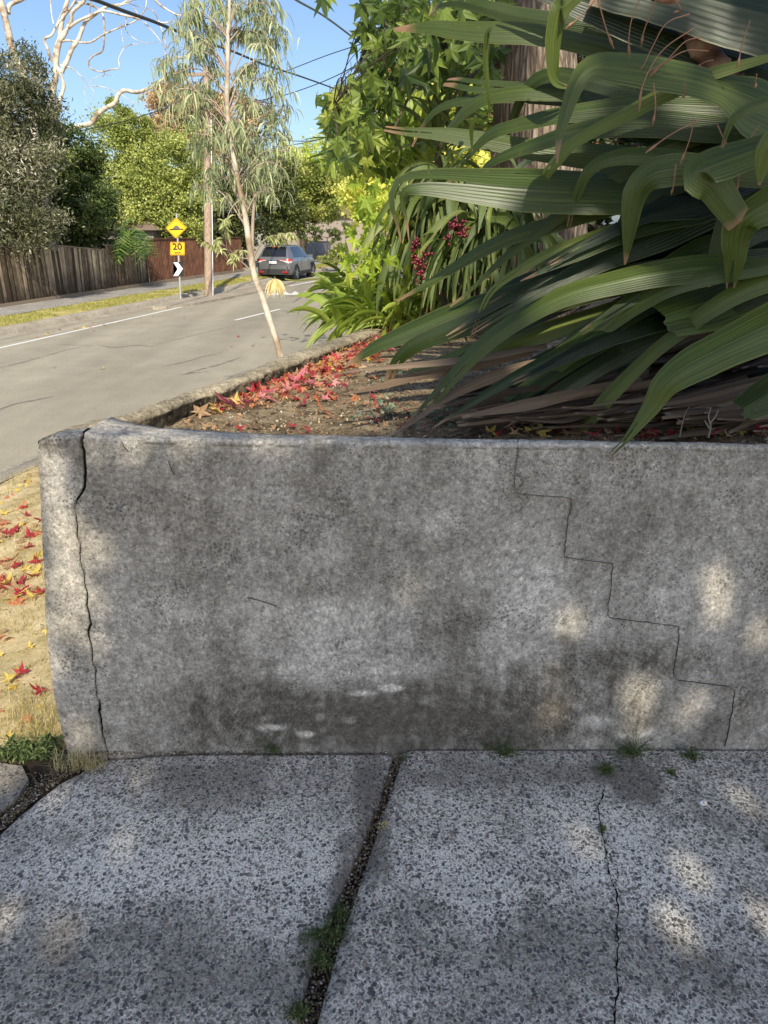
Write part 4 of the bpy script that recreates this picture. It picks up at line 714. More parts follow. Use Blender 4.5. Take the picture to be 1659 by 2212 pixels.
slat_fence('grey_fence', 'plain grey timber fence far off at the bend beyond the parked car', 648, 775, [(648, 521), (760, 523)], -.45, 0, .22, (.20, .21, .23), -16.6, .015)
m = MB(); a = np.array([*fence_pt(648, -16.5), 0]); m.box(a+[0, 0, .35], (.16, .16, 2.3)); tag(part('fence_post', m, M['rail'], loc=(a[0], a[1], -.6)), 'pale square timber post standing at the near end of the grey fence', 'post')

# ------------------------------------------------------------ sign, pole, wires
M['galv'] = flat('galvanised_steel', (.55, .56, .57), .45, .6); M['sign_yellow'] = flat('sign_yellow', (.90, .52, .015), .45, var=.04); M['sign_black'] = flat('sign_black', (.018, .018, .018), .5); M['sign_white'] = flat('sign_white', (.85, .86, .85), .4, var=.04); M['sign_grey'] = flat('sign_grey_disc', (.13, .115, .10), .5)
sb = on_road(390, 652); YS = sb[1]; kS = np.linalg.norm(P(381, 540, YS)-CAM)/F*1.0
sg_b = P(390, 652, YS); s = thing('road_sign', 'yellow diamond hump sign with 20 km/h plate and chevron board on one steel pole', 'road sign', [sg_b[0], YS, sg_b[2]-.02])
m = MB(); pt = P(381, 461, YS); pb = np.array([sg_b[0], YS, sg_b[2]-.15]); m.tube(np.array([pb, (pb+pt)/2, pt]), .033, 12); part('pole', m, M['galv'], s, smooth=True)
def SP(px, py, dy=0.0): return P(px, py, YS-.05-dy)
def rrect(cx0, cy0, w_, h_, r, rot=0, k=5):
    out = []
    for (sx, sy, a0) in [(1, -1, -90), (1, 1, 0), (-1, 1, 90), (-1, -1, 180)]:
        for i in range(k+1):
            a_ = R(a0+90*i/k); out.append((sx*(w_/2-r)+math.cos(a_)*r, sy*(h_/2-r)+math.sin(a_)*r))
    c_, s_ = math.cos(rot), math.sin(rot); return [(cx0+x*c_-y*s_, cy0+x*s_+y*c_) for x, y in out]
def plate(nm, poly, mat, dy, par, th=.004): m = MB(); m.prism([SP(x, y, dy) for x, y in poly], (0, th, 0)); return part(nm, m, mat, par)
dsz = 33
d1 = plate('warning_plate', rrect(380.5, 492.5, dsz, dsz, 3, R(45)), M['sign_yellow'], 0, s)
plate('border', [(380.5, 470.5), (402.5, 492.5), (380.5, 514.5), (358.5, 492.5), (358.5, 492.4), (360.3, 492.5), (380.5, 512.7), (400.7, 492.5), (380.5, 472.3), (360.3, 492.3), (358.6, 492.3)], M['sign_black'], .006, d1, .001) if False else None
bm1 = MB()
for a_, b_ in [((380.5, 471.2), (401.8, 492.5)), ((401.8, 492.5), (380.5, 513.8)), ((380.5, 513.8), (359.2, 492.5)), ((359.2, 492.5), (380.5, 471.2))]: bm1.tube(np.array([SP(*a_, .008), SP(*b_, .008)]), .006, 4)
part('border', bm1, M['sign_black'], d1)
hump = [(366, 494.6), (396, 493.6), (396, 496.2), (366, 497.2)]; plate('hump_symbol', hump, M['sign_black'], .007, d1, .002)
dome = [(373+x, 494.6-7.6*math.sin(max(0, min(1, x/16))*math.pi)**.75) for x in np.linspace(0, 16, 14)]; plate('hump_symbol', dome, M['sign_grey'], .009, d1, .002)
bt = MB(); 
for (x, y) in [(380.5, 478), (382.5, 507)]: bt = MB(); bt.tube(np.array([SP(x, y, .012), SP(x, y, 0)]), .012, 8); part('bolt', bt, M['sign_black'], d1)
d2_ = plate('speed_plate', rrect(383.3, 537.2, 31.5, 28.5, 3), M['sign_yellow'], 0, s)
bm1 = MB(); rr_ = rrect(383.3, 537.2, 28.8, 25.8, 2.4); 
for a_, b_ in zip(rr_, rr_[1:]+rr_[:1]): bm1.tube(np.array([SP(*a_, .008), SP(*b_, .008)]), .006, 4)
part('border', bm1, M['sign_black'], d2_)
def text(nm, txt, px, py, hpx, mat, par, dy=.008, ext=.001, wx=1.0, off=.0):
    cu = bpy.data.curves.new(nm, 'FONT'); cu.body = txt; cu.align_x = 'CENTER'; cu.align_y = 'CENTER'; cu.size = hpx*kS/.70; cu.extrude = ext; cu.offset = off; o = bpy.data.objects.new(nm, cu); COL.objects.link(o)
    dg = bpy.context.evaluated_depsgraph_get(); me = bpy.data.meshes.new_from_object(o.evaluated_get(dg)); bpy.data.objects.remove(o); me.materials.clear(); me.materials.append(mat); o = bpy.data.objects.new(nm, me); COL.objects.link(o); o.parent = par
    o.location = Vector(SP(px, py, dy)-wpos(par)); o.rotation_euler = (math.pi/2, 0, 0); o.scale = (wx, 1, 1); return o
text('speed_number', '20', 383, 533.5, 11.5, M['sign_black'], d2_, wx=1.15, off=.006); text('speed_unit', 'km/h', 384, 545.8, 4.2, M['sign_black'], d2_, off=.002)
d3 = plate('chevron_board', rrect(384.8, 581.5, 22.5, 31, 2), M['sign_black'], 0, s); plate('chevron', [(374.6, 566.8), (384.5, 566.8), (395, 580.5), (384.5, 596), (374.6, 596), (384, 581)], M['sign_white'], .007, d3, .002)
wood = NT('pole_timber'); o_ = wood.obj(); s1 = wood.mapv(o_, (8, 8, .35)); a_ = wood.noise(4, 8, .7, v=s1); cc_ = wood.ramp(a_, [(.3, (.16, .105, .07)), (.5, (.34, .25, .18)), (.7, (.48, .38, .29))]); wood.bump(a_, .5, .01); M['pole'] = wood.done(cc_, .9, .1)
pbp = P(475, 625, 29.2); zpb = -.66
pp = thing('power_pole', 'tall weathered timber power pole standing in the far lawn', 'power pole', [pbp[0], 29.2, zpb]); m = MB(); ptop = P(446, 145, 29.2); pb = np.array([pbp[0], 27.2, zpb-.1])
m.tube(np.linspace(pb, ptop, 10), np.linspace(.145, .115, 10), 16); part('pole', m, M['pole'], pp, smooth=True); m = MB(); m.tube(np.linspace(pb+[.17, -.02, 0], pb+(ptop-pb)*.85+[.15, -.02, 0], 6), .022, 6); part('conduit', m, M['galv'], pp, smooth=True)
m = MB(); ca = ptop-[0, 0, .25]; m.box(ca+[0, -.16, 0], (1.7, .1, .1)); part('crossarm', m, M['pole'], pp)
M['wire'] = flat('black_cable', (.03, .033, .03), .6); M['wire2'] = flat('grey_green_cable', (.10, .13, .12), .6)
wires = [([(150, -14, 16), (205, 0, 17), (260, 21, 18), (338, 49, 20), (418, 82, 23), (500, 110, 26), (567, 138, 29), (605, 151, 31), (646, 164, 34), (705, 185, 38), (760, 206, 43)], [.038, .037, .037, .037, .036, .035, .034, .033, .032, .031, .03], 'thick black twisted power cable sloping across the sky in front of the young gum', 'wire'),
         ([(600, -28, 17), (640, 0, 19), (705, 38, 22), (787, 100, 26), (850, 150, 31)], .025, 'grey-green aerial cable running down from the top edge into the sweetgum leaves', 'wire2'),
         ([(540, 176, 22), (582, 164, 21), (617, 154, 20), (705, 120, 18), (810, 85, 16), (900, 50, 15)], .009, 'upper thin wire rising to the right across the blue gap', 'wire'),
         ([(530, 224, 24), (588, 211, 23), (617, 205, 22), (681, 183, 20), (734, 160, 18), (790, 130, 16), (860, 100, 15)], .010, 'lower sagging thin wire rising to the right across the blue gap', 'wire'),
         ([(610, 303, 40), (660, 305, 40), (699, 299, 40), (730, 293, 40)], .018, 'short faint wire low in the blue gap, upper of two', 'wire'), ([(610, 316, 41), (660, 308, 41), (699, 299.5, 41)], .018, 'short faint wire low in the blue gap, lower of two', 'wire'),
         ([(100, 296, 30), (180, 281, 29), (260, 264, 28.5), (339, 240, 28), (446, 205, 29.1)], .015, 'thin wire passing over the olive-green tree to the power pole', 'wire')]
for L, r, lab, mt in wires:
    pts = crom([P(*q) for q in L], 8); m = MB(); rr2 = np.interp(np.linspace(0, 1, len(pts)), np.linspace(0, 1, len(np.atleast_1d(r))), np.atleast_1d(r)); m.tube(pts, rr2, 6); o = part('overhead_wire', m, M[mt], smooth=True, loc=pts[0]); tag(o, lab, 'wire', 'overhead wires crossing the street')

# ------------------------------------------------------------ parked car
def carpaint():
    n = NT('grey_car_paint'); n.done((.17, .172, .185), .3, .5, .45); n.b.inputs['Coat Weight'].default_value = .8; n.b.inputs['Coat Roughness'].default_value = .06; return n.m
M['car'] = carpaint(); M['glass'] = flat('tinted_glass', (.012, .014, .018), .06, spec=.9); M['tyre'] = flat('tyre_rubber', (.02, .02, .02), .85); M['rim'] = flat('alloy_rim', (.42, .43, .45), .35, .7)
M['red'] = flat('tail_lamp_red', (.45, .012, .012), .2, spec=.7); M['lampclear'] = flat('tail_lamp_clear', (.55, .50, .48), .15, spec=.8); M['plastic'] = flat('dark_cladding', (.03, .03, .032), .6); M['chrome'] = flat('chrome_trim', (.7, .7, .72), .15, .9); M['plate'] = flat('number_plate', (.8, .8, .8), .4)
c0 = on_road(594, 604); c0 = P(592, 605, 36.0); zc = -.80
c0[2] = zc; car = thing('parked_car', 'dark grey compact SUV seen from behind parked at the far kerb', 'car', c0, rz=math.pi/2-R(12.5))
st = np.array([  # s, zlow, zbelt, ztop, hw_low, hw_belt, hw_top
 [0.00, .42, .90, .95, .66, .70, .62], [.06, .34, .98, 1.04, .80, .82, .68], [.14, .30, 1.01, 1.14, .84, .86, .68], [.30, .27, 1.02, 1.36, .87, .88, .64], [.50, .26, 1.02, 1.53, .88, .89, .60], [.85, .26, 1.01, 1.595, .88, .89, .585], [1.5, .24, 1.0, 1.615, .885, .89, .58], [2.1, .24, .99, 1.595, .885, .885, .575],
 [2.55, .24, .985, 1.49, .88, .88, .575], [2.95, .24, .99, 1.24, .88, .87, .60], [3.2, .24, .99, 1.07, .88, .865, .66], [3.6, .26, .95, 1.0, .87, .85, .62], [3.95, .30, .86, .92, .84, .81, .56], [4.18, .32, .74, .80, .76, .73, .5], [4.30, .40, .60, .66, .58, .56, .42]])
sf = np.linspace(0, 4.3, 70); ST2 = np.stack([np.interp(sf, st[:, 0], st[:, k]) for k in range(7)], 1)
def section(q):
    s_, zl, zb2, zt, hl, hb, ht = q; b2 = hb*.985
    half = [(0, zl), (hl*.94, zl), (hl, zl+.10), (hl+.005, zl+.22), (hb-.005, .62*(zb2)+.0), (hb, zb2*.80), (b2, zb2-.05), (b2-.02, zb2), (b2+(ht-b2)*.5, zb2+(zt-zb2)*.52), (ht+.03, zt-(zt-zb2)*.12), (ht-.06, zt-.01), (ht*.5, zt+.01), (0, zt+.02)]
    return np.array([(s_, y, z) for y, z in half])
sec = np.stack([section(q) for q in ST2]); full = np.concatenate([sec, (sec*[1, -1, 1])[:, ::-1][:, 1:-1]], 1)
bm = MB(); bm.grid(full[:, ::-1], closed=True); bm.add(np.vstack([full[0].mean(0), full[0]]), T=[(0, 1+i, 1+(i+1) % 24) for i in range(24)]); bm.add(np.vstack([full[-1].mean(0), full[-1]]), T=[(0, 1+(i+1) % 24, 1+i) for i in range(24)])
body = part('body', bm, M['car'], car, smooth=True, local=True)
def csurf(s_, v, off=.006, side=-1):   # v 5..12 along the section
    q = section([np.interp(s_, st[:, 0], st[:, k]) for k in range(7)]); i = int(min(v, 11)); p = q[i]+(q[i+1]-q[i])*(v-i); p = p*[1, side, 1]; t = (q[i+1]-q[i])*[1, side, 1]; n_ = nrm(np.cross([1, 0, 0], t)); n_ = n_ if n_[1]*side > 0 or n_[2] > 0 else -n_
    if n_ @ np.array([0, side, .3]) < 0: n_ = -n_
    return p+n_*off
def window(nm, s0, s1, v0, v1, side, mat, par, off=.008, k=10, shape=None):
    V = np.zeros((k, 5, 3))
    for i, a_ in enumerate(np.linspace(0, 1, k)):
        for j, b_ in enumerate(np.linspace(0, 1, 5)):
            sa = s0+(s1-s0)*a_; 
            if shape: sa = shape(a_, b_)
            V[i, j] = csurf(sa, v0+(v1-v0)*b_, off, side)
    m = MB(); m.grid(V if side < 0 else V[:, ::-1]); return part(nm, m, mat, par, smooth=True, local=True)
for side in (-1, 1):
    window('side_window', 0, 0, 7.15, 9.0, side, M['glass'], car, shape=lambda a_, b_: (.62+.12*b_)+(1.58-.62-.12*b_)*a_)
    window('side_window', 0, 0, 7.15, 9.0, side, M['glass'], car, shape=lambda a_, b_: 1.66+((2.98-.42*b_)-1.66)*a_)
    for s0 in (.95, 1.62, 2.72): dl = MB(); dl.tube(np.array([csurf(s0+.05*(v-3)*(s0 < 1), v, .002, side) for v in (2.5, 4, 5, 6, 7)]), .006, 4); part('door_seam', dl, M['plastic'], body, local=True)
    cl_ = MB(); V = np.stack([np.stack([csurf(s_, v, .012, side) for v in (1.05, 1.6, 2.0, 2.6)]) for s_ in np.linspace(.3, 3.9, 20)]); cl_.grid(V if side < 0 else V[:, ::-1]); part('cladding', cl_, M['plastic'], car, local=True)
    m = MB(); m.box((2.72, side*1.0, 1.07), (.12, .2, .13)); m.box((2.74, side*.93, 1.03), (.05, .1, .04)); mo = part('mirror', m, M['car'], car, local=True)
    for sx in (.83, 3.40):
        wm = MB(); yc = side*.80; ang = np.arange(28)*2*math.pi/28
        prof = [(.24, .10), (.315, .105), (.335, .07), (.335, -.10), (.30, -.12)]; ring = np.stack([np.stack([sx+np.cos(ang)*r_, np.full(28, yc+side*h_), .335+np.sin(ang)*r_], 1) for r_, h_ in prof]); wm.grid(ring if side > 0 else ring[:, ::-1], closed=True); wh = part('wheel', wm, M['tyre'], car, smooth=True, local=True)
        rm_ = MB(); ring = np.stack([np.stack([sx+np.cos(ang)*r_, np.full(28, yc+side*h_), .335+np.sin(ang)*r_], 1) for r_, h_ in [(.245, .10), (.23, .085), (.225, .03)]]); rm_.grid(ring if side > 0 else ring[:, ::-1], closed=True)
        for k_ in range(5):
            for dlt in (-.13, .13):
                a_ = k_*2*math.pi/5+dlt; rm_.tube(np.array([[sx+.03*math.cos(a_), yc+side*.085, .335+.03*math.sin(a_)], [sx+.235*math.cos(a_-dlt*.3), yc+side*.08, .335+.235*math.sin(a_-dlt*.3)]]), [.022, .016], 5)
        part('rim', rm_, M['rim'], wh, local=True); hb_ = MB(); hb_.tube(np.array([[sx, yc+side*.0, .335], [sx, yc+side*.02, .335]]), .225, 24); part('brake_disc', hb_, M['plastic'], wh, local=True)
        ar = MB(); a2 = np.linspace(-.12, math.pi+.12, 22); ring = np.stack([np.stack([sx+np.cos(a2)*r_, np.full(22, side*h_), .335+np.sin(a2)*r_], 1) for r_, h_ in [(.37, .80), (.37, .905), (.44, .90), (.45, .86)]]); ar.grid(ring if side < 0 else ring[:, ::-1]); part('wheel_arch', ar, M['plastic'], car, local=True)
        dk = MB(); dk.tube(np.array([[sx, side*.60, .34], [sx, side*.893, .34]]), .375, 24); part('wheel_well', dk, M['tyre'], car, local=True)
    # tail lamp wraps the corner
    V = []
    for a_ in np.linspace(0, 1, 9):
        s_ = [.085, .07, .065, .07, .085, .11, .16, .25, .36][int(round(a_*8))]; y = side*[.34, .44, .54, .64, .72, .80, .85, .885, .89][int(round(a_*8))]; zt_ = [.98, .985, .99, 1.0, 1.005, 1.01, 1.01, 1.0, .985][int(round(a_*8))]; zb_ = [.935, .93, .90, .86, .83, .81, .82, .87, .95][int(round(a_*8))]
        V.append([[s_-.10 if abs(y) < .75 else s_-.05, y*1.005, zb_], [s_-.095 if abs(y) < .75 else s_-.05, y*1.01, (zb_+zt_)/2], [s_-.05, y*1.005, zt_]])
    V = np.array(V); lm = MB(); lm.grid(V[:, 1:] if side > 0 else V[:, 1:][:, ::-1]); tl_ = part('tail_lamp', lm, M['red'], car, smooth=True, local=True); lm = MB(); lm.grid(V[:, :2] if side > 0 else V[:, :2][:, ::-1]); part('lens', lm, M['lampclear'], tl_, smooth=True, local=True)
    rf = MB(); rf.box((-.03, side*.60, .42), (.05, .24, .06)); part('reflector', rf, M['red'], car, local=True)
V = np.zeros((7, 9, 3))
for i, a_ in enumerate(np.linspace(0, 1, 7)):
    s_ = .115+.33*a_; zt_ = np.interp(s_, st[:, 0], st[:, 3]); hw = .63-.10*a_
    for j, b_ in enumerate(np.linspace(-1, 1, 9)): V[i, j] = (s_-.03+.03*abs(b_)**2, hw*b_, zt_+.012-.01*abs(b_)**2)
m = MB(); m.grid(V[:, ::-1]); part('rear_window', m, M['glass'], car, smooth=True, local=True)
m = MB(); m.prism([(.36, -.56, 1.55), (.36, .56, 1.55), (.62, .52, 1.61), (.62, -.52, 1.61)], (0, 0, .03)); part('spoiler', m, M['car'], car, local=True)
m = MB(); m.box((.36, 0, 1.545), (.03, .3, .025)); part('brake_lamp', m, M['red'], car, local=True)
m = MB(); m.box((-.035, 0, .86), (.02, .37, .11)); part('number_plate', m, M['plate'], car, local=True)
m = MB(); m.box((-.03, 0, .945), (.03, .66, .025)); part('trim', m, M['chrome'], car, local=True)
V = np.array([[(-.045+.09*abs(b_)**3, b_*.80, z_) for z_ in (.30, .40, .50, .56)] for b_ in np.linspace(-1, 1, 13)]); m = MB(); m.grid(V); part('bumper', m, M['plastic'], car, smooth=True, local=True)
V = np.array([[(-.05+.09*abs(b_)**3, b_*.82, z_) for z_ in (.555, .62, .68, .74)] for b_ in np.linspace(-1, 1, 13)]); m = MB(); m.grid(V); part('bumper', m, M['car'], car, smooth=True, local=True)

# far house glimpses
M['brick'] = flat('pale_house_wall', (.30, .25, .21), .9, scale=3); M['rooft'] = flat('brown_roof_tiles', (.18, .13, .10), .9)
a = P(650, 530, 60); h = thing('house', 'house with brown tiled roof half hidden by trees beyond the grey fence', 'house', [a[0], 60, -.5]); m = MB(); m.box((a[0]+3, 63, 1.0), (10, 6, 3.0)); part('wall', m, M['brick'], h)
m = MB(); x0, x1, y0, y1 = a[0]-2.5, a[0]+8.5, 59.5, 66.5; V = [(x0, y0, 2.5), (x1, y0, 2.5), (x1, y1, 2.5), (x0, y1, 2.5), (x0+3, 63, 4.4), (x1-3, 63, 4.4)]; m.add(V, Q=[(0, 1, 5, 4), (2, 3, 4, 5), (0, 3, 2, 1)], T=[(1, 2, 5), (3, 0, 4)]); part('roof', m, M['rooft'], h)
a = P(190, 500, 33); h = thing('house', 'pale rendered house wall glimpsed through gaps in the dark trees above the timber fence', 'house', [a[0], 34, -.5]); m = MB(); m.box((a[0], 36, .1), (5, 4, 2.8)); part('wall', m, M['brick'], h); m = MB(); m.add([(a[0]-2.8, 33.7, 1.5), (a[0]+2.8, 33.7, 1.5), (a[0]+2.8, 38.3, 1.5), (a[0]-2.8, 38.3, 1.5), (a[0]-1.4, 36, 2.3), (a[0]+1.4, 36, 2.3)], Q=[(0, 1, 5, 4), (2, 3, 4, 5), (0, 3, 2, 1)], T=[(1, 2, 5), (3, 0, 4)]); part('roof', m, M['rooft'], h)
# big fern-leaf plant over the timber fence
M['monstera'] = foliage('split_leaf', g_((.02, .05, .012), (.07, .14, .03), (.30, .36, .10)), rough=.3, tr=.3)
b = P(275, 520, 29.6); ph = thing('split_leaf_plant', 'glossy plant with big split leaves spilling over the timber fence', 'plant', [b[0], b[1], -.5]); m = MB(); sm2 = MB(); hub = P(272, 505, 29.3)
sm2.tube(np.array([[b[0], b[1]+.1, -.5], (hub+[b[0], b[1], -.5])/2, hub]), .05, 6)
for k in range(16):
    c0_ = P(268+rng.normal()*26, 496+rng.normal()*13, 29.0+rng.normal()*.4); D = nrm(np.array([rng.normal()*.8, -.5, -.5+rng.normal()*.3])); S = nrm(np.cross(D, [0, -.3, 1])); L = .95; sm2.tube(np.array([hub, (hub+c0_)/2+[0, 0, .1], c0_]), .012, 4)
    for j in range(11):
        t = j/10; w_ = .42*math.sin(.3+t*2.6)+.05
        for sd in (-1, 1):
            r0_ = c0_+D*L*t-[0, 0, .25*t*t]; tip = r0_+S*sd*w_+D*.12-[0, 0, .12*w_]; e = D*.028; m.add([r0_-e, r0_+e, tip+e*.7, tip-e*.4], Q=[(0, 1, 2, 3)], c=.5+.2*rng.normal())
part('stem', sm2, M['bark_dark'], ph); part('foliage', m, M['monstera'], ph)
# ------------------------------------------------------------ broad strap-leaf plant on the wall
def strap_mat(name, stops, rough=.40, tr=.24, dry=(.28, .17, .09), streak=.5, boost=1.7, pl=13):
    n = NT(name); u = n.sep(n.uv()); s1 = n.t.nodes.new('ShaderNodeCombineXYZ'); n.put(s1.inputs[0], n.math('MULTIPLY', u[0], 26)); n.put(s1.inputs[1], n.math('MULTIPLY', u[1], 1.4)); n.put(s1.inputs[2], n.math('MULTIPLY', n.attr(), 37))
    st = n.noise(1.0, 5, .6, v=s1.outputs[0]); base = n.ramp(n.attr(), stops); c = n.mix(1.0, base, n.ramp(st, [(.3, 1-streak), (.55, 1.0), (.75, 1+streak)]), 'MULTIPLY')
    pw = n.math('SINE', n.math('MULTIPLY', u[0], pl*6.283)); c = n.mix(1.0, c, n.ramp(n.math('MULTIPLY_ADD', pw, .5, .5), [(0, .86), (1, 1.06)]), 'MULTIPLY')
    patch = n.noise(5, 7, .75); spots = n.noise(38, 4, .7); c = n.mix(n.math('MULTIPLY', n.ramp(spots, [(.64, 0), (.70, 1)]), .35), c, (.16, .12, .04)); tipm = n.math('ADD', u[1], n.math('MULTIPLY', n.math('SUBTRACT', patch, .5), .12)); c = n.mix(n.ramp(tipm, [(.94, 0), (.975, 1)]), c, dry)
    edge = n.math('ABSOLUTE', n.math('SUBTRACT', u[0], .5)); c = n.mix(n.math('MULTIPLY', n.ramp(edge, [(.475, 0), (.5, 1)]), .5), c, (.25, .22, .06))
    c = n.mix(n.math('MULTIPLY', n.ramp(patch, [(.66, 0), (.72, 1)]), .35), c, (.22, .20, .04))
    n.bump(n.math('ADD', n.math('MULTIPLY', pw, .3), st), .3, .003)
    c2 = n.mix(.0, c, c); hs = n.t.nodes.new('ShaderNodeHueSaturation'); n.put(hs.inputs['Color'], c); hs.inputs['Value'].default_value = boost; hs.inputs['Hue'].default_value = .485; hs.inputs['Saturation'].default_value = 1.1
    return n.done(c, rough, .5, translucent=tr, tcol=hs.outputs[0])
M['strap'] = strap_mat('broad_strap_leaf', [(0, (.010, .022, .006)), (.5, (.048, .076, .013)), (.8, (.10, .135, .022)), (1, (.20, .24, .035))])
M['strap_dry'] = strap_mat('dead_strap_leaf', [(0, (.038, .022, .013)), (.5, (.135, .088, .052)), (1, (.36, .28, .19))], .7, .1, (.2, .15, .1), .6, 1.2)
def strap(pts, wpx, roll=0.0, c=.5, fold=.22, pleat=.011, na=44, nb=21, wprof=None, twist=0.0, torn=False, Ybend=None, curlw=0.0, seed=0):
    """pts: (px, py, Y) from base to tip on the photo; wpx: list of widths in photo pixels"""
    Wd = np.array([P(*q) for q in pts]); sp_ = resample(crom(Wd, 10), na); T = nrm(np.gradient(sp_, axis=0)); view = nrm(CAM-sp_); up = np.array([0, 0, 1.])
    N0 = nrm(view*.75+up*.45); N0 = nrm(N0-T*(N0*T).sum(1)[:, None])
    t = np.linspace(0, 1, na); a = R(roll)+R(twist)*t; B0 = np.cross(T, N0); N = N0*np.cos(a)[:, None]+B0*np.sin(a)[:, None]; B = np.cross(T, N)
    k = np.linalg.norm(sp_-CAM, axis=1)/F; w = np.interp(t, np.linspace(0, 1, len(wpx)), wpx)*k/2/np.maximum(.6, np.abs((N*view).sum(1)))
    w = w*(1+.04*fbm(t*9, t*0+seed, 3, 500+seed % 50)); v = np.linspace(-1, 1, nb)
    dep = w[:, None]*(fold*np.abs(v)[None]*-1.0 + pleat*np.sin(v*10*math.pi)[None]) - curlw*w[:, None]*(v**2)[None]
    wav = w[:, None]*.07*fbm((t*6)[:, None]+v*0, v[None]*1.2+t[:, None]*0+seed, 3, 520)
    V = sp_[:, None]+B[:, None]*(w[:, None]*v[None])[..., None]+N[:, None]*(dep+wav)[..., None]
    if torn: V[-1] += T[-1]*(.03*fbm(v*3, v*0+1, 3, 531))[:, None]
    uv = np.stack([np.broadcast_to((v*.5+.5)[None], (na, nb)), np.broadcast_to((t*(.95 if torn else 1))[:, None], (na, nb))], -1)
    return V, uv
def leafobj(name, par, mat, *a, **k):
    V, uv = strap(*a, **k); m = MB(); na_, nb_ = V.shape[:2]; sp = random.random()
    if sp < .65 and not k.get('torn') and na_ > 26:
        i0 = int(na_*random.uniform(.72, .9)); j0 = random.choice([nb_//2, nb_//2, nb_//2-2, nb_//2+2]); side = nrm(V[:, -1]-V[:, 0]); wd_ = np.linalg.norm(V[:, -1]-V[:, 0], axis=1); g0 = wd_[i0]*random.uniform(.06, .2)
        for i in range(i0, na_): g1 = g0*(i-i0)/(na_-i0); V[i, :j0] -= side[i]*g1; V[i, j0:] += side[i]*g1
        idx = np.arange(na_*nb_).reshape(na_, nb_); q = np.stack([idx[:-1, :-1], idx[1:, :-1], idx[1:, 1:], idx[:-1, 1:]], -1); keep_ = np.ones((na_-1, nb_-1), bool); keep_[i0:, j0-1] = False
        m.add(V.reshape(-1, 3), q[keep_], c=float(np.clip(k.get('c', .5), 0, 1)), uv=uv.reshape(-1, 2)); return part(name, m, mat, par, smooth=True)
    m.grid(V[:, ::-1], c=float(np.clip(k.get('c', .5), 0, 1)), uv=uv[:, ::-1]); return part(name, m, mat, par, smooth=True)
bp = thing('broad_strap_leaf_plant', 'huge clump of broad pleated dark green strap leaves sprawling left over the garden bed', 'plant', (1.75, 2.9, 1.0))
def LF(pts, y0, y1, w, **k):     # pts base->tip in px, Y from y0 to y1
    b0, b1 = pts[0], pts[1]
    if b0[0] < 1720 and b0[0] > 1350:
        dx = max(60, 1780-b0[0]); sl_ = max(-.5, min(.35, (b0[1]-b1[1])/max(20, b0[0]-b1[0]))); pts = [(b0[0]+dx, b0[1]+sl_*dx*.7)]+list(pts); w = [max(10, w[0]*.7)]+list(w)
    n = len(pts); return leafobj('leaf', bp, M['strap'], [(x, y, y0+(y1-y0)*i/(n-1)) for i, (x, y) in enumerate(pts)], w, seed=random.randint(0, 40), **k)
rv = lambda L: L[::-1]
# traced leaves: tip -> base lists
LF(rv([(930, 34), (945, 12), (966, 3), (1000, 3), (1039, 12), (1112, 32), (1188, 44), (1300, 58), (1450, 85), (1659, 110)]), 2.45, 2.95, [50, 46, 40, 30, 26, 14, 3], c=.45, roll=-15)
LF(rv([(850, 63), (890, 59), (937, 57), (995, 63), (1055, 66), (1140, 70), (1260, 92), (1400, 130), (1600, 190)]), 2.4, 2.75, [46, 44, 38, 30, 34, 24, 4], c=.6)
LF(rv([(875, 522), (868, 480), (856, 432), (872, 396), (936, 388), (1054, 396), (1188, 405), (1330, 410), (1500, 420), (1690, 450)]), 2.35, 2.45, [50, 60, 66, 74, 78, 60, 34, 4], c=.55, roll=8)
LF(rv([(831, 277), (878, 283), (966, 289), (1054, 303), (1141, 318), (1250, 332), (1380, 345), (1550, 380)]), 2.5, 2.75, [40, 46, 44, 36, 26, 5], c=.62)
LF(rv([(1203, 352), (1207, 300), (1219, 253), (1238, 196), (1258, 158), (1288, 139), (1340, 141), (1419, 152), (1514, 172), (1600, 205), (1700, 250)]), 2.15, 2.05, [70, 76, 40, 44, 50, 42, 30, 20, 3], c=.7, roll=6)
LF(rv([(1062, 352), (1095, 290), (1112, 245), (1135, 195), (1165, 166), (1215, 160), (1290, 178), (1400, 200), (1560, 230)]), 2.35, 2.75, [40, 42, 36, 28, 20, 14, 3], c=.5, roll=-10)
LF(rv([(1153, 450), (1162, 418), (1180, 375), (1204, 342), (1229, 313), (1292, 275), (1355, 243), (1419, 208), (1488, 177), (1560, 150)]), 2.1, 2.5, [10, 18, 26, 26, 22, 20, 14, 3], c=.95, roll=10)
LF(rv([(1230, 188), (1205, 176), (1196, 142), (1197, 80), (1208, 24), (1218, 14), (1260, -20)]), 2.3, 2.4, [20, 30, 28, 20, 5], c=.75, roll=-20)
LF(rv([(962, 404), (989, 362), (1021, 325), (1054, 291), (1083, 277), (1141, 262), (1200, 248), (1300, 235), (1420, 225), (1560, 230)]), 2.3, 2.7, [44, 48, 40, 30, 22, 12, 3], c=.55)
LF(rv([(1018, 436), (1024, 412), (1036, 380), (1054, 355), (1090, 335), (1150, 313), (1229, 287), (1324, 268), (1420, 264), (1550, 275)]), 2.25, 2.65, [36, 44, 44, 34, 24, 10, 3], c=.5)
LF(rv([(962, 176), (985, 176), (1024, 183), (1112, 190), (1210, 195), (1330, 215), (1500, 250)]), 2.6, 2.95, [40, 42, 36, 30, 22, 8], c=.42)
LF(rv([(890, 920/2.9), (915, 268), (945, 235), (985, 220), (1039, 212), (1112, 207), (1220, 212), (1360, 235)]), 2.6, 2.85, [30, 34, 28, 22, 14, 3], c=.4)
LF(rv([(950, 318), (960, 292), (983, 262), (1012, 232), (1055, 210), (1130, 198), (1260, 200)]), 2.55, 2.85, [26, 26, 20, 14, 3], c=.6)
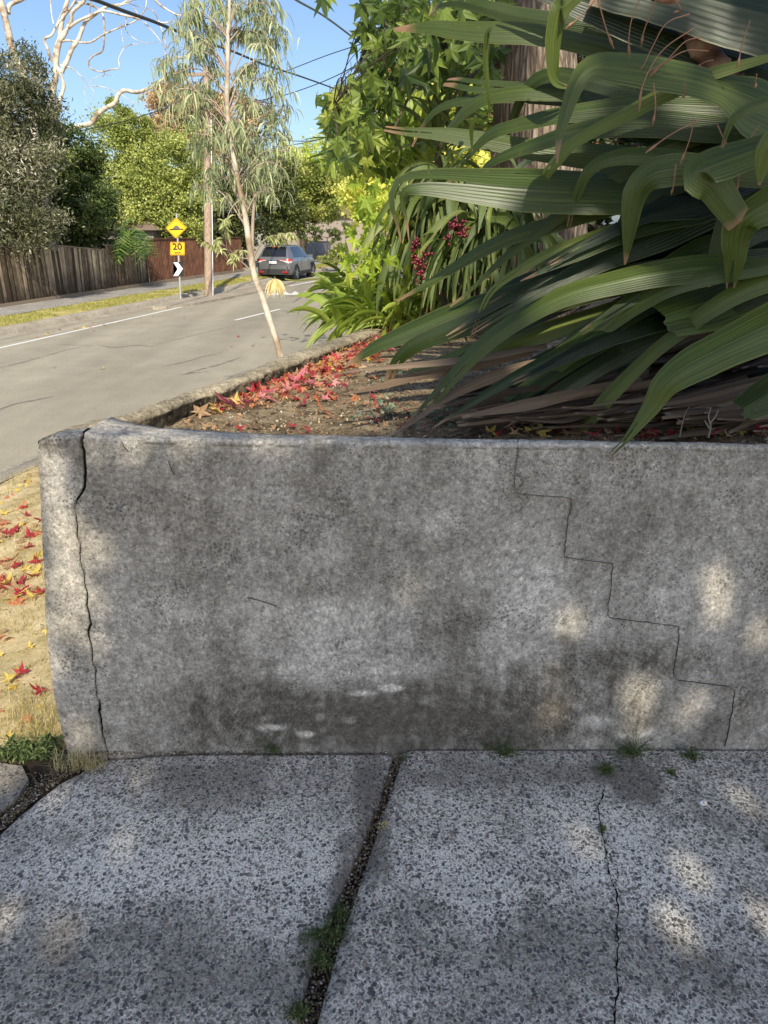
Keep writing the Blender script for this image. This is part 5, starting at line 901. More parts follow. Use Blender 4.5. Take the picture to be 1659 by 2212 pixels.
LF(rv([(1057, 252), (1056, 207), (1049, 134), (1052, 75), (1062, 60)]), 2.35, 2.45, [8, 10, 8, 3], c=.7); LF(rv([(1020, 327), (1019, 300), (1019, 275), (1028, 248)]), 2.5, 2.55, [5, 8, 6, 2], c=.7)
LF(rv([(745, 792), (780, 768), (819, 743), (907, 705), (980, 676), (1054, 655), (1141, 632), (1300, 590), (1460, 555), (1640, 500)]), 2.5, 2.75, [56, 60, 58, 56, 50, 34, 4], c=.5, roll=4)
LF(rv([(858, 650), (900, 625), (936, 605), (995, 567), (1054, 533), (1112, 507), (1180, 487), (1300, 450), (1460, 410)]), 2.4, 2.75, [30, 34, 34, 32, 26, 16, 3], c=.66)
LF(rv([(833, 842), (845, 805), (862, 775), (892, 748), (951, 722), (1024, 697), (1112, 670), (1200, 645), (1350, 605), (1520, 580)]), 2.3, 2.6, [50, 56, 56, 52, 46, 30, 4], c=.25, roll=-25)
LF(rv([(878, 918), (905, 892), (945, 850), (1010, 777), (1068, 724), (1134, 680), (1180, 654), (1240, 629), (1324, 608), (1419, 588), (1530, 575), (1680, 580)]), 2.12, 2.35, [40, 50, 48, 44, 38, 34, 22, 3], c=.62, roll=5)
LF(rv([(1006, 944), (1040, 915), (1134, 842), (1181, 800), (1229, 755), (1260, 728), (1324, 685), (1387, 647), (1450, 617), (1560, 590)]), 2.08, 2.5, [30, 34, 38, 46, 36, 24, 3], c=.6)
LF(rv([(960, 930), (1034, 880), (1080, 840), (1134, 800), (1200, 765), (1300, 720), (1420, 670)]), 2.3, 2.6, [40, 42, 36, 30, 16], c=.35)
LF(rv([(1225, 940), (1260, 919), (1324, 846), (1387, 783), (1434, 742), (1482, 707), (1530, 670), (1620, 620)]), 2.07, 2.3, [40, 36, 28, 26, 30, 30, 12], c=.78)
leafobj('leaf', bp, M['strap'], [(1720, 560, 2.35), (1659, 588, 2.3), (1593, 622, 2.25), (1514, 655, 2.2), (1430, 680, 2.15)], [70, 80, 80, 76, 62], c=.66, torn=True, roll=5)
LF(rv([(1312, 993), (1326, 975), (1355, 945), (1403, 881), (1435, 828), (1482, 790), (1545, 756), (1620, 720), (1720, 670)]), 1.86, 2.0, [90, 84, 78, 76, 62, 42, 26, 9, 2], c=.8, roll=8)
LF(rv([(1578, 624), (1583, 590), (1589, 555), (1593, 511), (1608, 474), (1659, 441), (1740, 400)]), 1.95, 2.1, [66, 62, 50, 30, 3], c=.75, roll=-8)
LF([(1520, 360), (1545, 400), (1575, 445), (1600, 480)], 1.98, 2.0, [40, 58, 56, 40], c=.7, roll=15)
LF(rv([(1350, 572), (1356, 530), (1362, 480), (1372, 420), (1395, 384), (1430, 368), (1500, 362), (1620, 372)]), 2.1, 2.25, [40, 44, 50, 56, 46, 26, 3], c=.66, roll=-12)
LF(rv([(1228, 490), (1238, 443), (1251, 408), (1268, 372), (1300, 347), (1355, 335), (1430, 338), (1560, 360)]), 2.2, 2.4, [30, 34, 34, 28, 18, 3], c=.7)
LF(rv([(1020, 726), (1040, 670), (1062, 628), (1112, 589), (1188, 545), (1260, 520), (1324, 498), (1419, 472), (1514, 450), (1640, 430)]), 2.3, 2.45, [26, 32, 30, 26, 20, 12, 3], c=.9)
LF(rv([(972, 662), (1010, 632), (1083, 562), (1134, 522), (1190, 478), (1250, 430), (1320, 382), (1400, 335), (1500, 290)]), 2.3, 2.65, [28, 32, 34, 30, 20, 10, 3], c=.62)
LF(rv([(980, 712), (1060, 650), (1134, 612), (1240, 590), (1324, 572), (1450, 548), (1640, 520)]), 2.5, 2.8, [50, 54, 50, 40, 12], c=.2)
LF(rv([(1030, 948), (1080, 908), (1134, 872), (1229, 812), (1324, 757), (1400, 720), (1470, 695), (1600, 650)]), 2.15, 2.55, [36, 40, 38, 30, 8], c=.2)
leafobj('leaf', bp, M['strap'], [(1740, 800, 2.0), (1690, 830, 1.99), (1640, 862, 1.98), (1600, 885, 1.97)], [50, 64, 62, 44], c=.4, torn=True)
LF(rv([(858, 822), (900, 800), (966, 778), (1024, 757), (1083, 744), (1200, 708), (1350, 660)]), 2.4, 2.7, [36, 40, 38, 28, 6], c=.85)
LF(rv([(1560, 320), (1572, 280), (1590, 250), (1640, 225), (1700, 215)]), 1.9, 1.95, [20, 22, 14, 3], c=.7); LF(rv([(1640, 400), (1650, 350), (1665, 310), (1700, 280)]), 1.8, 1.85, [40, 44, 30, 4], c=.85)
LF(rv([(1310, 560), (1335, 520), (1345, 480), (1360, 450), (1420, 420)]), 2.3, 2.4, [20, 22, 18, 4], c=.35); LF(rv([(1530, 620), (1545, 560), (1560, 510), (1580, 470), (1640, 430)]), 2.15, 2.2, [30, 36, 40, 28, 8], c=.4)
# wide upper leaves
for L, y0, y1, w, c in [([(1760, 200), (1600, 130), (1450, 75), (1300, 20), (1180, -20), (1100, -50)], 2.3, 2.5, [60, 64, 60, 52, 36, 10], .1), ([(1760, 60), (1600, 20), (1450, -20), (1300, -60)], 2.2, 2.4, [90, 90, 80, 70], .15), ([(1740, 330), (1600, 270), (1480, 235), (1360, 215), (1250, 205), (1150, 215)], 2.6, 2.9, [80, 90, 84, 70, 40, 6], .25), ([(1720, 180), (1640, 60), (1560, -10), (1500, -60)], 2.5, 2.6, [80, 84, 76, 60], .1),
                        ([(1720, 400), (1600, 330), (1500, 290), (1400, 262), (1300, 250), (1200, 262)], 2.55, 2.85, [70, 80, 74, 60, 40, 6], .35), ([(1740, 470), (1620, 440), (1500, 425), (1380, 430), (1260, 450), (1180, 480)], 2.6, 2.8, [70, 74, 66, 50, 34, 5], .3), ([(1740, 560), (1620, 535), (1500, 520), (1380, 535), (1260, 560), (1150, 600)], 2.6, 2.8, [70, 74, 66, 50, 34, 5], .15), ([(1740, 300), (1660, 200), (1600, 140), (1520, 100), (1440, 120)], 2.45, 2.6, [80, 90, 80, 60, 20], .45)]:
    LF(L, y0, y1, w, c=c, roll=rng.normal()*8)
# leaves filling the clump behind, tinted dark so the gaps look deep in shade
r2 = random.Random(5)
for i in range(38):
    yb = r2.uniform(60, 860); t = (yb-60)/800; bx = r2.uniform(1640, 1760); tx = r2.uniform(1080, 1330) if yb > 380 else r2.uniform(1250, 1400); dyt = (-40+330*t)*r2.uniform(.7, 1.2); Yb = r2.uniform(2.7, 3.1)
    ty = min(900, yb+dyt); mid = [(bx+(tx-bx)*k, yb+(ty-yb)*k**1.5-40*math.sin(k*math.pi)*(1-t*.6)+r2.uniform(-12, 12)) for k in (0, .2, .4, .6, .8, 1)]
    if i >= 14:
        by = r2.uniform(360, 660); bx = r2.uniform(1700, 1770); tx = r2.uniform(930, 1260); sl2 = r2.uniform(.28, .60); ty = min(925, by+(bx-tx)*sl2); mid = [(bx+(tx-bx)*k, by+(ty-by)*k+(-26*math.sin(k*math.pi))+r2.uniform(-5, 5)) for k in (0, .2, .4, .6, .8, 1)]; Yb = r2.uniform(2.35, 2.85)
    LF(mid, Yb, Yb-.15*r2.random(), [x*r2.uniform(.8, 1.2) for x in (50, 60, 58, 46, 30, 4)], c=r2.uniform(.05, .5), roll=r2.uniform(-30, 30), na=24, nb=13) if False else leafobj('leaf', bp, M['strap'], [(x, y, Yb-.2*k/5) for k, (x, y) in enumerate(mid)], [q*r2.uniform(.45, 1.1) for q in (50, 60, 58, 46, 30)]+[3], c=r2.uniform(.0, .4), roll=r2.uniform(-25, 25), na=28, nb=13, seed=i, pleat=.004)
# dead leaves thatch under the clump
dl = [([(1150, 760), (1020, 790), (900, 812), (820, 835), (742, 852)], [20, 30, 34, 24, 3], .7), ([(1250, 765), (1100, 800), (980, 850), (900, 905), (850, 938)], [20, 34, 40, 22, 4], .8), ([(1180, 745), (1050, 770), (950, 782), (860, 790), (760, 800), (700, 815)], [16, 24, 26, 20, 12, 2], .85), ([(1400, 790), (1250, 830), (1120, 880), (1000, 925), (940, 940)], [30, 40, 40, 26, 8], .4), ([(1500, 800), (1350, 850), (1200, 900), (1080, 940)], [30, 36, 34, 16], .6)]
for L, w, c in dl: leafobj('dead_leaf', bp, M['strap_dry'], [(x, y, 2.45-.06*i) for i, (x, y) in enumerate(L)], [q*.6 for q in w], c=c*.75, roll=r2.uniform(-50, 50), pleat=.03, fold=.2, na=30, nb=13)
for i in range(88):
    x1 = r2.uniform(930, 1640); y1 = r2.uniform(890, 945); x0 = x1+r2.uniform(200, 420); y0 = y1-r2.uniform(30, 90); Yv = r2.uniform(2.12, 2.6); mid = [(x0+(x1-x0)*k, y0+(y1-y0)*k+r2.uniform(-8, 8)) for k in (0, .33, .66, 1)]
    leafobj('dead_leaf', bp, M['strap_dry'], [(x, y, Yv+.25*(1-k/3)) for k, (x, y) in enumerate(mid)], [r2.uniform(10, 26), r2.uniform(14, 34), r2.uniform(10, 26), 4], c=r2.uniform(.0, .8), roll=r2.uniform(-60, 60), pleat=.04, fold=.25, na=20, nb=9, seed=i)
tm = MB()
for i in range(230):
    x1 = r2.uniform(930, 1660); y1 = r2.uniform(850, 944); x1 = x1+(y1-900)*.3; x0 = x1+r2.uniform(150, 420); y1 = max(y1, 885) if x1 > 980 else y1; y0 = y1-r2.uniform(10, 70)*(x0-x1)/300; Yv = r2.uniform(2.13, 2.75); V, uv = strap([(x0+(x1-x0)*k, y0+(y1-y0)*k+r2.uniform(-7, 7), Yv+.2*(1-k)) for k in (0, .33, .66, 1)], [r2.uniform(4, 12), r2.uniform(6, 16), r2.uniform(4, 12), 2], roll=r2.uniform(-70, 70), na=14, nb=5, pleat=0, fold=.4, seed=i%9)
    tm.grid(V[:, ::-1], c=min(1, max(0, r2.gauss(.3, .3))), uv=uv[:, ::-1])
for i in range(120):  # near-black strips added in the gap, its shade put into their colour
    x1 = r2.uniform(1230, 1640); y1 = r2.uniform(690, 890); x0 = x1+r2.uniform(150, 380); y0 = y1-r2.uniform(20, 120); Yv = r2.uniform(2.55, 3.0); V, uv = strap([(x0+(x1-x0)*k, y0+(y1-y0)*k+r2.uniform(-7, 7), Yv+.2*(1-k)) for k in (0, .33, .66, 1)], [r2.uniform(8, 20), r2.uniform(10, 26), r2.uniform(8, 20), 2], roll=r2.uniform(-60, 60), na=14, nb=5, pleat=0, fold=.4, seed=i%9)
    tm.grid(V[:, ::-1], c=max(0, r2.uniform(-.1, .2)), uv=uv[:, ::-1])
o = part('dead_leaf_thatch_and_shade', tm, M['strap_dry'], bp, smooth=True); o['kind'] = 'stuff'
# brown stem with leaf scars
def stem_mat():
    n = NT('scarred_stem'); z = n.noise(14, 6, .7); a = n.attr(); c = n.ramp(n.math('ADD', n.math('MULTIPLY', z, .6), n.math('MULTIPLY', a, .4)), [(.3, (.05, .025, .015)), (.55, (.20, .10, .06)), (.75, (.42, .28, .18))]); n.bump(z, .6, .01); return n.done(c, .7, .3)
M['stem'] = stem_mat()
p = resample(crom([P(x, y, 2.35) for x, y in [(1410, -60), (1440, -10), (1475, 30), (1505, 75), (1530, 120), (1560, 160), (1620, 215), (1680, 260), (1740, 330), (1760, 520), (1750, 800)]], 8), 140); rr = .032*(1+.16*np.abs(np.sin(np.arange(140)*.33))**3+.05*rng.normal(size=140)); m = MB(); m.tube(p, rr, 14, c=np.abs(np.sin(np.arange(140)*.33))); part('stem', m, M['stem'], bp, smooth=True)
M['tendril'] = flat('dry_tendril', (.36, .19, .12), .7, scale=30)
m0 = [[(1520, 80), (1480, 90), (1440, 130), (1395, 160), (1370, 195)], [(1490, 30), (1440, 50), (1410, 100), (1385, 150), (1372, 130)], [(1500, 60), (1430, 110), (1390, 180), (1380, 240)], [(1530, 110), (1480, 110), (1430, 140), (1400, 170)], [(1455, -5), (1470, 20), (1455, 28)], [(1420, -10), (1405, 30), (1390, 70), (1385, 100)], [(1390, -20), (1365, 40), (1358, 90), (1360, 125)], [(1290, -10), (1300, 30), (1312, 70), (1326, 105)], [(1285, 0), (1260, 30), (1222, 62)], [(1620, 45), (1605, 90), (1592, 148)], [(1412, 180), (1416, 230), (1410, 270)], [(1500, 255), (1490, 300), (1470, 355)], [(1510, 260), (1450, 290), (1395, 330)], [(1460, 355), (1455, 400), (1450, 420)], [(1540, 130), (1520, 135), (1508, 145)], [(1550, 270), (1570, 310), (1600, 330)], [(1640, 270), (1610, 310), (1575, 328)], [(1605, 320), (1600, 360), (1590, 420)], [(1480, 180), (1478, 200)], [(1635, 160), (1630, 190), (1634, 180)]]
for L in m0:
    L = L if len(L) > 2 else L+[(L[-1][0]-2, L[-1][1]+12)]
    q = resample(crom([P(x, y, 2.02+.03*i) for i, (x, y) in enumerate(L)], 6), 22); m = MB(); r_ = np.full(22, .0016); r_[-6:-1] = [.002, .0034, .0042, .0034, .002]; m.tube(q, r_*.9, 5); part('dry_tendril', m, M['tendril'], bp, smooth=True)

# ------------------------------------------------------------ other garden plants
def strap_clump(name, label, base, n, length, width, mat, spread=1.0, lean=(0, 0, 0), arch=1.0, cat='plant', toward=None, cmean=.5):
    t = thing(name, label, cat, base); m = MB(); base = np.array(base, float)
    for i in range(n):
        az = rng.uniform(0, 2*math.pi); el = R(rng.uniform(30, 85)); d = nrm(np.array([math.cos(az)*math.cos(el), math.sin(az)*math.cos(el), math.sin(el)])+np.array(lean)); L = length*(.6+.6*rng.random()); na = 16
        p = [base+np.array([rng.normal()*.04*spread*3, rng.normal()*.04*spread*3, rng.random()*.05])]; dd = d.copy()
        for k in range(na-1): dd = nrm(dd+np.array([0, 0, -.085*arch])); p.append(p[-1]+dd*L/(na-1))
        p = np.array(p); T = nrm(np.gradient(p, axis=0)); S = nrm(np.cross(T, [0.01, 0, 1])); S = nrm(S+.9*np.sign((S[0] @ np.cross(T[0], CAM-base))+1e-9)*nrm(np.cross(T, nrm(CAM-base)))+rng.normal(size=3)*.25); N = np.cross(S, T); w = width*(.7+.5*rng.random())/2*np.interp(np.linspace(0, 1, na), [0, .3, .75, 1], [.5, 1, .8, .03]); v = np.linspace(-1, 1, 5)
        V = p[:, None]+S[:, None]*(w[:, None]*v)[..., None]+N[:, None]*(.3*w[:, None]*np.abs(v))[..., None]; uv = np.stack(np.broadcast_arrays((v*.5+.5)[None], np.linspace(0, 1, na)[:, None]), -1); m.grid(V, c=float(np.clip(cmean+.2*rng.normal(), 0, 1)), uv=uv)
    part('foliage', m, mat, t, smooth=True); return t
M['strap_y'] = strap_mat('lime_strap_leaf', [(0, (.07, .13, .02)), (.5, (.24, .34, .05)), (1, (.50, .58, .12))], .4, .35, (.35, .28, .1), .35)
M['strap_o'] = strap_mat('olive_strap_leaf', [(0, (.05, .085, .025)), (.5, (.14, .19, .05)), (1, (.30, .34, .10))], .45, .3, (.35, .25, .1), .4)
zs_ = 1.0
for i, (px, py, Y, n, L, w, lean, lab) in enumerate([(800, 700, 5.0, 80, .40, .048, (-.6, -.4, -.1), 'lime green strap-leaf clump at the far end of the wall reaching over the road edge'), (845, 700, 4.7, 70, .36, .045, (-.3, -.6, .0), 'middle lime green strap-leaf clump behind the reddish leaf litter'), (790, 640, 5.8, 60, .40, .048, (-.6, -.2, .1), 'lime green strap-leaf clump farthest along the street side of the bed'), (900, 690, 4.6, 40, .42, .04, (.0, -.5, .1), 'green strap-leaf clump under the red berries')]):
    b = P(px, py, Y); b[2] = max(.98, min(b[2], 1.1)); strap_clump('strap_leaf_clump', lab, b, n, L, w, M['strap_y'], lean=lean, arch=1.25)
# hanging strap plant with berries
hb = P(985, 440, 4.3); t = thing('berry_cordyline', 'tall cordyline with drooping narrow olive leaves and dark red berry clusters', 'plant', [hb[0], 4.3, 1.0]); m = MB(); stm = MB()
for (px, py, Y) in [(1000, 420, 4.4), (1090, 440, 4.3), (930, 440, 4.5), (960, 400, 4.6), (1040, 500, 4.2), (905, 500, 4.5), (1120, 520, 4.2), (975, 540, 4.3)]:
    top = P(px, py, Y); stm.tube(resample(crom([[hb[0]+rng.normal()*.08, 4.35, .98], (np.array([hb[0], 4.35, .98])+top)/2+[.03, 0, 0], top], 5), 12), np.linspace(.02, .012, 12), 7)
    for i in range(40):
        az = rng.uniform(0, 2*math.pi); el = R(rng.uniform(-10, 75)); d = np.array([math.cos(az)*math.cos(el), math.sin(az)*math.cos(el)*.8-.15, math.sin(el)]); L = .5*(.6+.7*rng.random()); na = 14; p = [top+[0, 0, rng.normal()*.03]]; dd = d.copy()
        for k in range(na-1): dd = nrm(dd+np.array([0, 0, -.24])); p.append(p[-1]+dd*L/(na-1))
        p = np.array(p); T = nrm(np.gradient(p, axis=0)); S = nrm(np.cross(T, rng.normal(size=3))); S = nrm(np.cross(T, nrm(CAM-p)*.6+np.cross(T, S)*.6)); N = np.cross(S, T); w = .038*(.7+.5*rng.random())/2*np.interp(np.linspace(0, 1, na), [0, .45, .8, 1], [.3, 1, .8, .04]); v = np.linspace(-1, 1, 5)
        V = p[:, None]+S[:, None]*(w[:, None]*v)[..., None]+N[:, None]*(.25*w[:, None]*np.abs(v))[..., None]; uv = np.stack(np.broadcast_arrays((v*.5+.5)[None], np.linspace(0, 1, na)[:, None]), -1); m.grid(V, c=float(np.clip(.5+.25*rng.normal(), 0, 1)), uv=uv)
part('foliage', m, M['strap_o'], t, smooth=True); part('stem', stm, M['bark_dark'], t, smooth=True)
M['berry'] = flat('dark_red_berry', (.12, .006, .014), .25, spec=.6)
def ico(c, r, m, k=8):
    ph = np.linspace(0, math.pi, 6); th = np.arange(k)*2*math.pi/k; V = np.array([[[math.sin(a)*math.cos(b), math.sin(a)*math.sin(b), math.cos(a)] for b in th] for a in ph])*r+c; m.grid(V, closed=True)
for (px, py, rx, ry, n) in [(896, 530, 9, 10, 18), (905, 570, 12, 26, 46), (985, 485, 20, 12, 26), (1000, 505, 12, 12, 14), (968, 510, 6, 10, 10), (925, 548, 6, 5, 6)]:
    m = MB(); 
    for i in range(n): ico(P(px+rng.normal()*rx*.6, py+rng.normal()*ry*.6, 3.98+rng.normal()*.02), .0085, m)
    q = P(px, py-ry-14, 4.02); m.tube(np.array([q, P(px+3, py-ry*.3, 4.0), P(px, py+ry*.7, 3.99)]), .002, 4); part('berry_cluster', m, M['berry'], t, smooth=True)
# low sweetgum suckers with lime star leaves
YK = 4.9
sk = thing('sweetgum_sucker', 'bushy low shoots with lime star-shaped leaves between the road edge and the berries', 'shrub', P(840, 690, YK)*[1, 1, 0]+[0, 0, 1.0]); m = MB(); bw = MB()
root = P(850, 695, YK); root[2] = 1.0
for (px, py, rx, ry, n) in [(790, 420, 30, 30, 14), (800, 470, 40, 40, 34), (850, 470, 40, 40, 30), (800, 530, 46, 40, 44), (850, 545, 40, 50, 44), (790, 590, 44, 30, 30), (870, 610, 40, 40, 34), (840, 640, 30, 30, 18), (880, 660, 24, 24, 12), (760, 560, 20, 30, 14), (900, 640, 14, 30, 8), (835, 400, 30, 20, 12), (885, 430, 20, 40, 10)]:
    for k in range(int(n*.75)):
        c0 = P(px+rng.normal()*rx*.6, py+rng.normal()*ry*.6, YK-.15+rng.normal()*.22); D = nrm(np.array([rng.normal()*.5, rng.normal()*.4, -1.])); Nv = nrm(np.array([rng.normal()*.7, -.8+rng.normal()*.4, .6])); star_leaves(m, c0[None], .062*(.6+.7*rng.random()), D[None], Nv[None], np.array([.5+.2*rng.normal()]), curl=.25)
    e = P(px, py, YK); bw.tube(resample(crom([root, (root+e)/2+rng.normal(size=3)*.04, e], 5), 10), np.linspace(.009, .003, 10), 5)
M['star_lime'] = starleaf_mat('lime_star_leaf', [(0, (.12, .20, .02)), (.5, (.38, .50, .05)), (1, (.70, .68, .12))], tr=.45)
part('foliage', m, M['star_lime'], sk); part('stem', bw, M['twig_bark'], sk, smooth=True)
# palm-like bright clump behind
for (px, py, Y, n, L, w, lab) in [(850, 400, 6.6, 60, .75, .05, 'spiky bright yellow-green palm-like plant above the lime star leaves'), (900, 360, 6.2, 50, .7, .045, 'spiky green palm-like plant under the hanging sweetgum branch'), (950, 330, 5.6, 26, .6, .04, 'upright grey-green strap plant beside the thick trunk')]:
    b = P(px, py, Y); t = strap_clump('palm_shrub', lab, b, n, L, w, M['strap_y'] if px < 940 else M['strap_o'], arch=1.0); mm = MB(); mm.tube(np.array([b, b*[1, 1, .5], b*[1, 1, 0]+[0, 0, .6]]), .035, 7); part('stem', mm, M['bark_dark'], t)
# agapanthus seed head reaching over the road
m = MB(); t = thing('seed_head_stalk', 'long pale stalk with a dry straw-coloured seed head arching out over the road', 'plant', P(770, 605, 5.2)); q = resample(crom([P(790, 612, 5.2), P(745, 600, 5.1), (P(700, 601, 5.0)), P(640, 606, 4.9), P(615, 603, 4.88)], 6), 24); m.tube(q, .0055, 6)
M['straw'] = foliage('dry_straw', g_((.45, .33, .12), (.72, .58, .28), (.85, .74, .45)), tr=.3); part('stalk', m, M['strap_y'], t, smooth=True); m = MB(); c0 = P(597, 601, 4.87); hang_leaves(m, np.repeat(c0[None], 3, 0)+rng.normal(size=(3, 3))*.006, .11, .012, 120, .7, 1.0); part('seed_head', m, M['straw'], t)

# ------------------------------------------------------------ fallen leaves
LC = {'crimson': [(0, (.18, .015, .02)), (.5, (.38, .03, .04)), (1, (.58, .09, .09))], 'red-orange': [(0, (.32, .09, .04)), (.5, (.55, .19, .08)), (1, (.68, .34, .16))], 'pink': [(0, (.40, .08, .10)), (.5, (.60, .18, .20)), (1, (.7, .35, .32))], 'yellow': [(0, (.50, .34, .06)), (.5, (.70, .52, .12)), (1, (.8, .66, .25))], 'tan': [(0, (.20, .12, .06)), (.5, (.40, .25, .13)), (1, (.58, .42, .25))]}
LM = {}
for cn, stops in LC.items():
    LM[cn] = []
    mat = starleaf_mat('fallen_'+cn.replace('-', '_')+'_leaf', stops, tr=.3, boost=1.3)
    for k in range(4):
        m = MB(); tt = np.linspace(0, 1, 5); V = []; rings = [0, .35, .7, 1.0]
        r_out = STAR*1.0; cu = rng.normal(size=4)*.16; V = [[0, 0, .03]]
        for rr_ in rings[1:]:
            for (x, y) in r_out*rr_:
                th = math.atan2(y, x); r2_ = x*x+y*y; V.append([x, y, r2_*(.28*math.sin(th*2+k)+.34*math.cos(th*3+k*2)*.7+.3*(k % 2))-.35*abs(y)*abs(cu[0])+.05*math.sin(9*th+k)*rr_])
        V = np.array(V); T = [(0, 1+i, 1+(i+1) % NS) for i in range(NS)]; Q = [(1+a*NS+i, 1+(a+1)*NS+i, 1+(a+1)*NS+(i+1) % NS, 1+a*NS+(i+1) % NS) for a in range(2) for i in range(NS)]
        m.add(V, Q, T, c=np.clip(.5+.3*np.sin(np.arange(len(V))*1.3+k), 0, 1), uv=V[:, :2]); 
        st_m = np.array([[0, 0, .03], [-.5, .03, .06], [-1.0, .1, .12]]); m.tube(st_m, .022, 4, c=.8); LM[cn].append(make_mesh('fallen_leaf', m, mat, smooth=False))
def put_leaf(pos, size, cn, label, grp, tilt=.35, rz=None, k=None):
    me = LM[cn][random.randrange(4) if k is None else k]; o = bpy.data.objects.new('fallen_leaf', me); COL.objects.link(o); o.location = pos; o.scale = (size,)*3; o.rotation_euler = (random.gauss(0, tilt), random.gauss(0, tilt), random.uniform(0, 6.28) if rz is None else rz); tag(o, label, 'fallen leaf', grp); return o
def bedpos(px, py, lift=.012):
    z = 1.0
    for _ in range(5): p = G(px, py, z); z = float(soilz(p[0], p[1]))
    p = G(px, py, z+lift); return p
hero = [(503, 873, .06, 'pink', 'big pink star-shaped fallen leaf standing out on the soil near the side wall', R(200)), (556, 836, .058, 'crimson', 'bright red star leaf upright against the side wall beyond the big pink leaf', 1.9), (640, 822, .05, 'pink', 'pinkish folded star leaf in the middle of the leafy strip', 1.2), (712, 852, .042, 'red-orange', 'orange-red curled leaf alone on bare soil right of the leafy strip', .6), (470, 885, .03, 'yellow', 'pale yellow leaf just left of the big pink star leaf', 2.), (430, 890, .036, 'tan', 'orange-tan curled leaf at the near end of the leafy strip', 1.), (588, 862, .03, 'pink', 'small mauve-pink leaf on bare soil right of the big pink leaf', 2.2), (700, 888, .034, 'red-orange', 'salmon curled leaf on the bare soil near the wall middle', 2.8), (655, 868, .03, 'crimson', 'dark crimson leaf lying on soil between the big pink leaf and the bare patch', 4.),
        (1165, 930, .035, 'yellow', 'pointed yellow leaf standing on the wall edge left of the drooping leaf tip', .3), (1060, 932, .03, 'yellow', 'pale yellow spiky leaf at the wall edge near the stepped crack', 1.3), (1445, 925, .035, 'tan', 'brown crumpled leaf on the wall edge right of the drooping leaf tip', 2.), (1385, 934, .03, 'crimson', 'dark crimson leaf on the wall edge beside the drooping leaf tip', .9), (1645, 928, .04, 'crimson', 'crimson crumpled leaf at the wall edge by the right side of the photo', 3.)]
for (px, py, s_, cn, lab, rz) in hero:
    p = bedpos(px, py, .02); o = put_leaf(p, s_*1.45, cn, lab, None, .25, rz); o.rotation_euler[0] = .5
bi = -1; BEDW = ['near the wall corner end of the leafy strip', 'in the thick leaf carpet along the side wall', 'on bare soil right of the leafy strip', 'just behind the wall top near the corner', 'around the ivy sprigs on the soil', 'at the wall edge under the big strap leaves']
for (poly, n, s0, s1, cols) in [([(380, 905), (430, 880), (520, 845), (600, 815), (640, 830), (560, 870), (470, 900)], 34, .018, .036, 'crimson red-orange tan tan yellow pink'), ([(560, 835), (620, 795), (760, 745), (830, 735), (800, 765), (700, 800), (640, 830)], 64, .018, .036, 'red-orange red-orange tan tan yellow crimson pink'), ([(560, 850), (700, 810), (800, 800), (840, 860), (900, 900), (700, 900)], 34, .014, .026, 'pink crimson tan red-orange'), ([(300, 920), (400, 905), (700, 920), (700, 930), (400, 928)], 16, .012, .024, 'tan crimson tan'), ([(760, 870), (1000, 880), (1200, 925), (820, 930)], 22, .014, .026, 'pink crimson tan tan yellow'), ([(1040, 928), (1659, 925), (1659, 942), (1040, 936)], 30, .016, .03, 'crimson tan yellow tan')]:
    bi += 1; poly = np.array(poly, float)
    for i in range(n):
        w_ = rng.dirichlet(np.ones(len(poly))*.6); x, y = w_ @ poly; cn = random.choice(cols.split()); p = bedpos(x, y, .008+.014*random.random()); put_leaf(p, random.uniform(s0, s1)*1.2, cn, f'small {cn} fallen leaf '+BEDW[len(poly)*0+bi], 'fallen leaves on the garden bed', .5)
def vpos(px, py, lift=.01):
    z = -.2
    for _ in range(8): p = G(px, py, z); z = z*.4+.6*float(vz(p[0], p[1]))
    return G(px, py, z+lift)
for (px, py, s_, cn, lab) in [(18, 1465, .055, 'yellow', 'large rounded yellow leaf on the dry verge near the foot of the wall'), (45, 1452, .045, 'crimson', 'crimson leaf beside the large yellow leaf on the verge'), (88, 1490, .05, 'crimson', 'crimson leaf against the wall end just above the grass tuft'), (110, 1640, .05, 'crimson', 'deep red leaf in the weeds at the foot of the wall corner'), (145, 1612, .03, 'crimson', 'small red leaf among dry grass right at the foot of the wall corner')]: put_leaf(vpos(px, py, .03), s_, cn, lab, None, .25)
for i in range(72):
    py = random.choice([random.uniform(1060, 1300), random.uniform(1060, 1600), random.uniform(1100, 1290)]); px = random.uniform(-30, 95+.05*(py-1060)*.3); cn = random.choice('crimson crimson yellow yellow yellow red-orange tan'.split()); put_leaf(vpos(px, py, .015), random.uniform(.05, .08) if py < 1320 else random.uniform(.02, .035), cn, f'{cn} fallen leaf lying on the dry verge left of the wall', 'fallen leaves on the verge', .25)
for i in range(26):
    if i < 18: px = random.uniform(80, 330); py = np.interp(px, [0, 170, 310, 400], [737, 712, 688, 668])+random.gauss(0, 4)
    else: px = random.uniform(20, 620); py = random.uniform(680, 800)
    cn = random.choice('crimson yellow tan red-orange crimson'.split()); p = on_road(px, py)+[0, 0, .025]; put_leaf(p, random.uniform(.05, .075), cn, f'{cn} fallen leaf lying out on the road', 'fallen leaves on the road', .2)
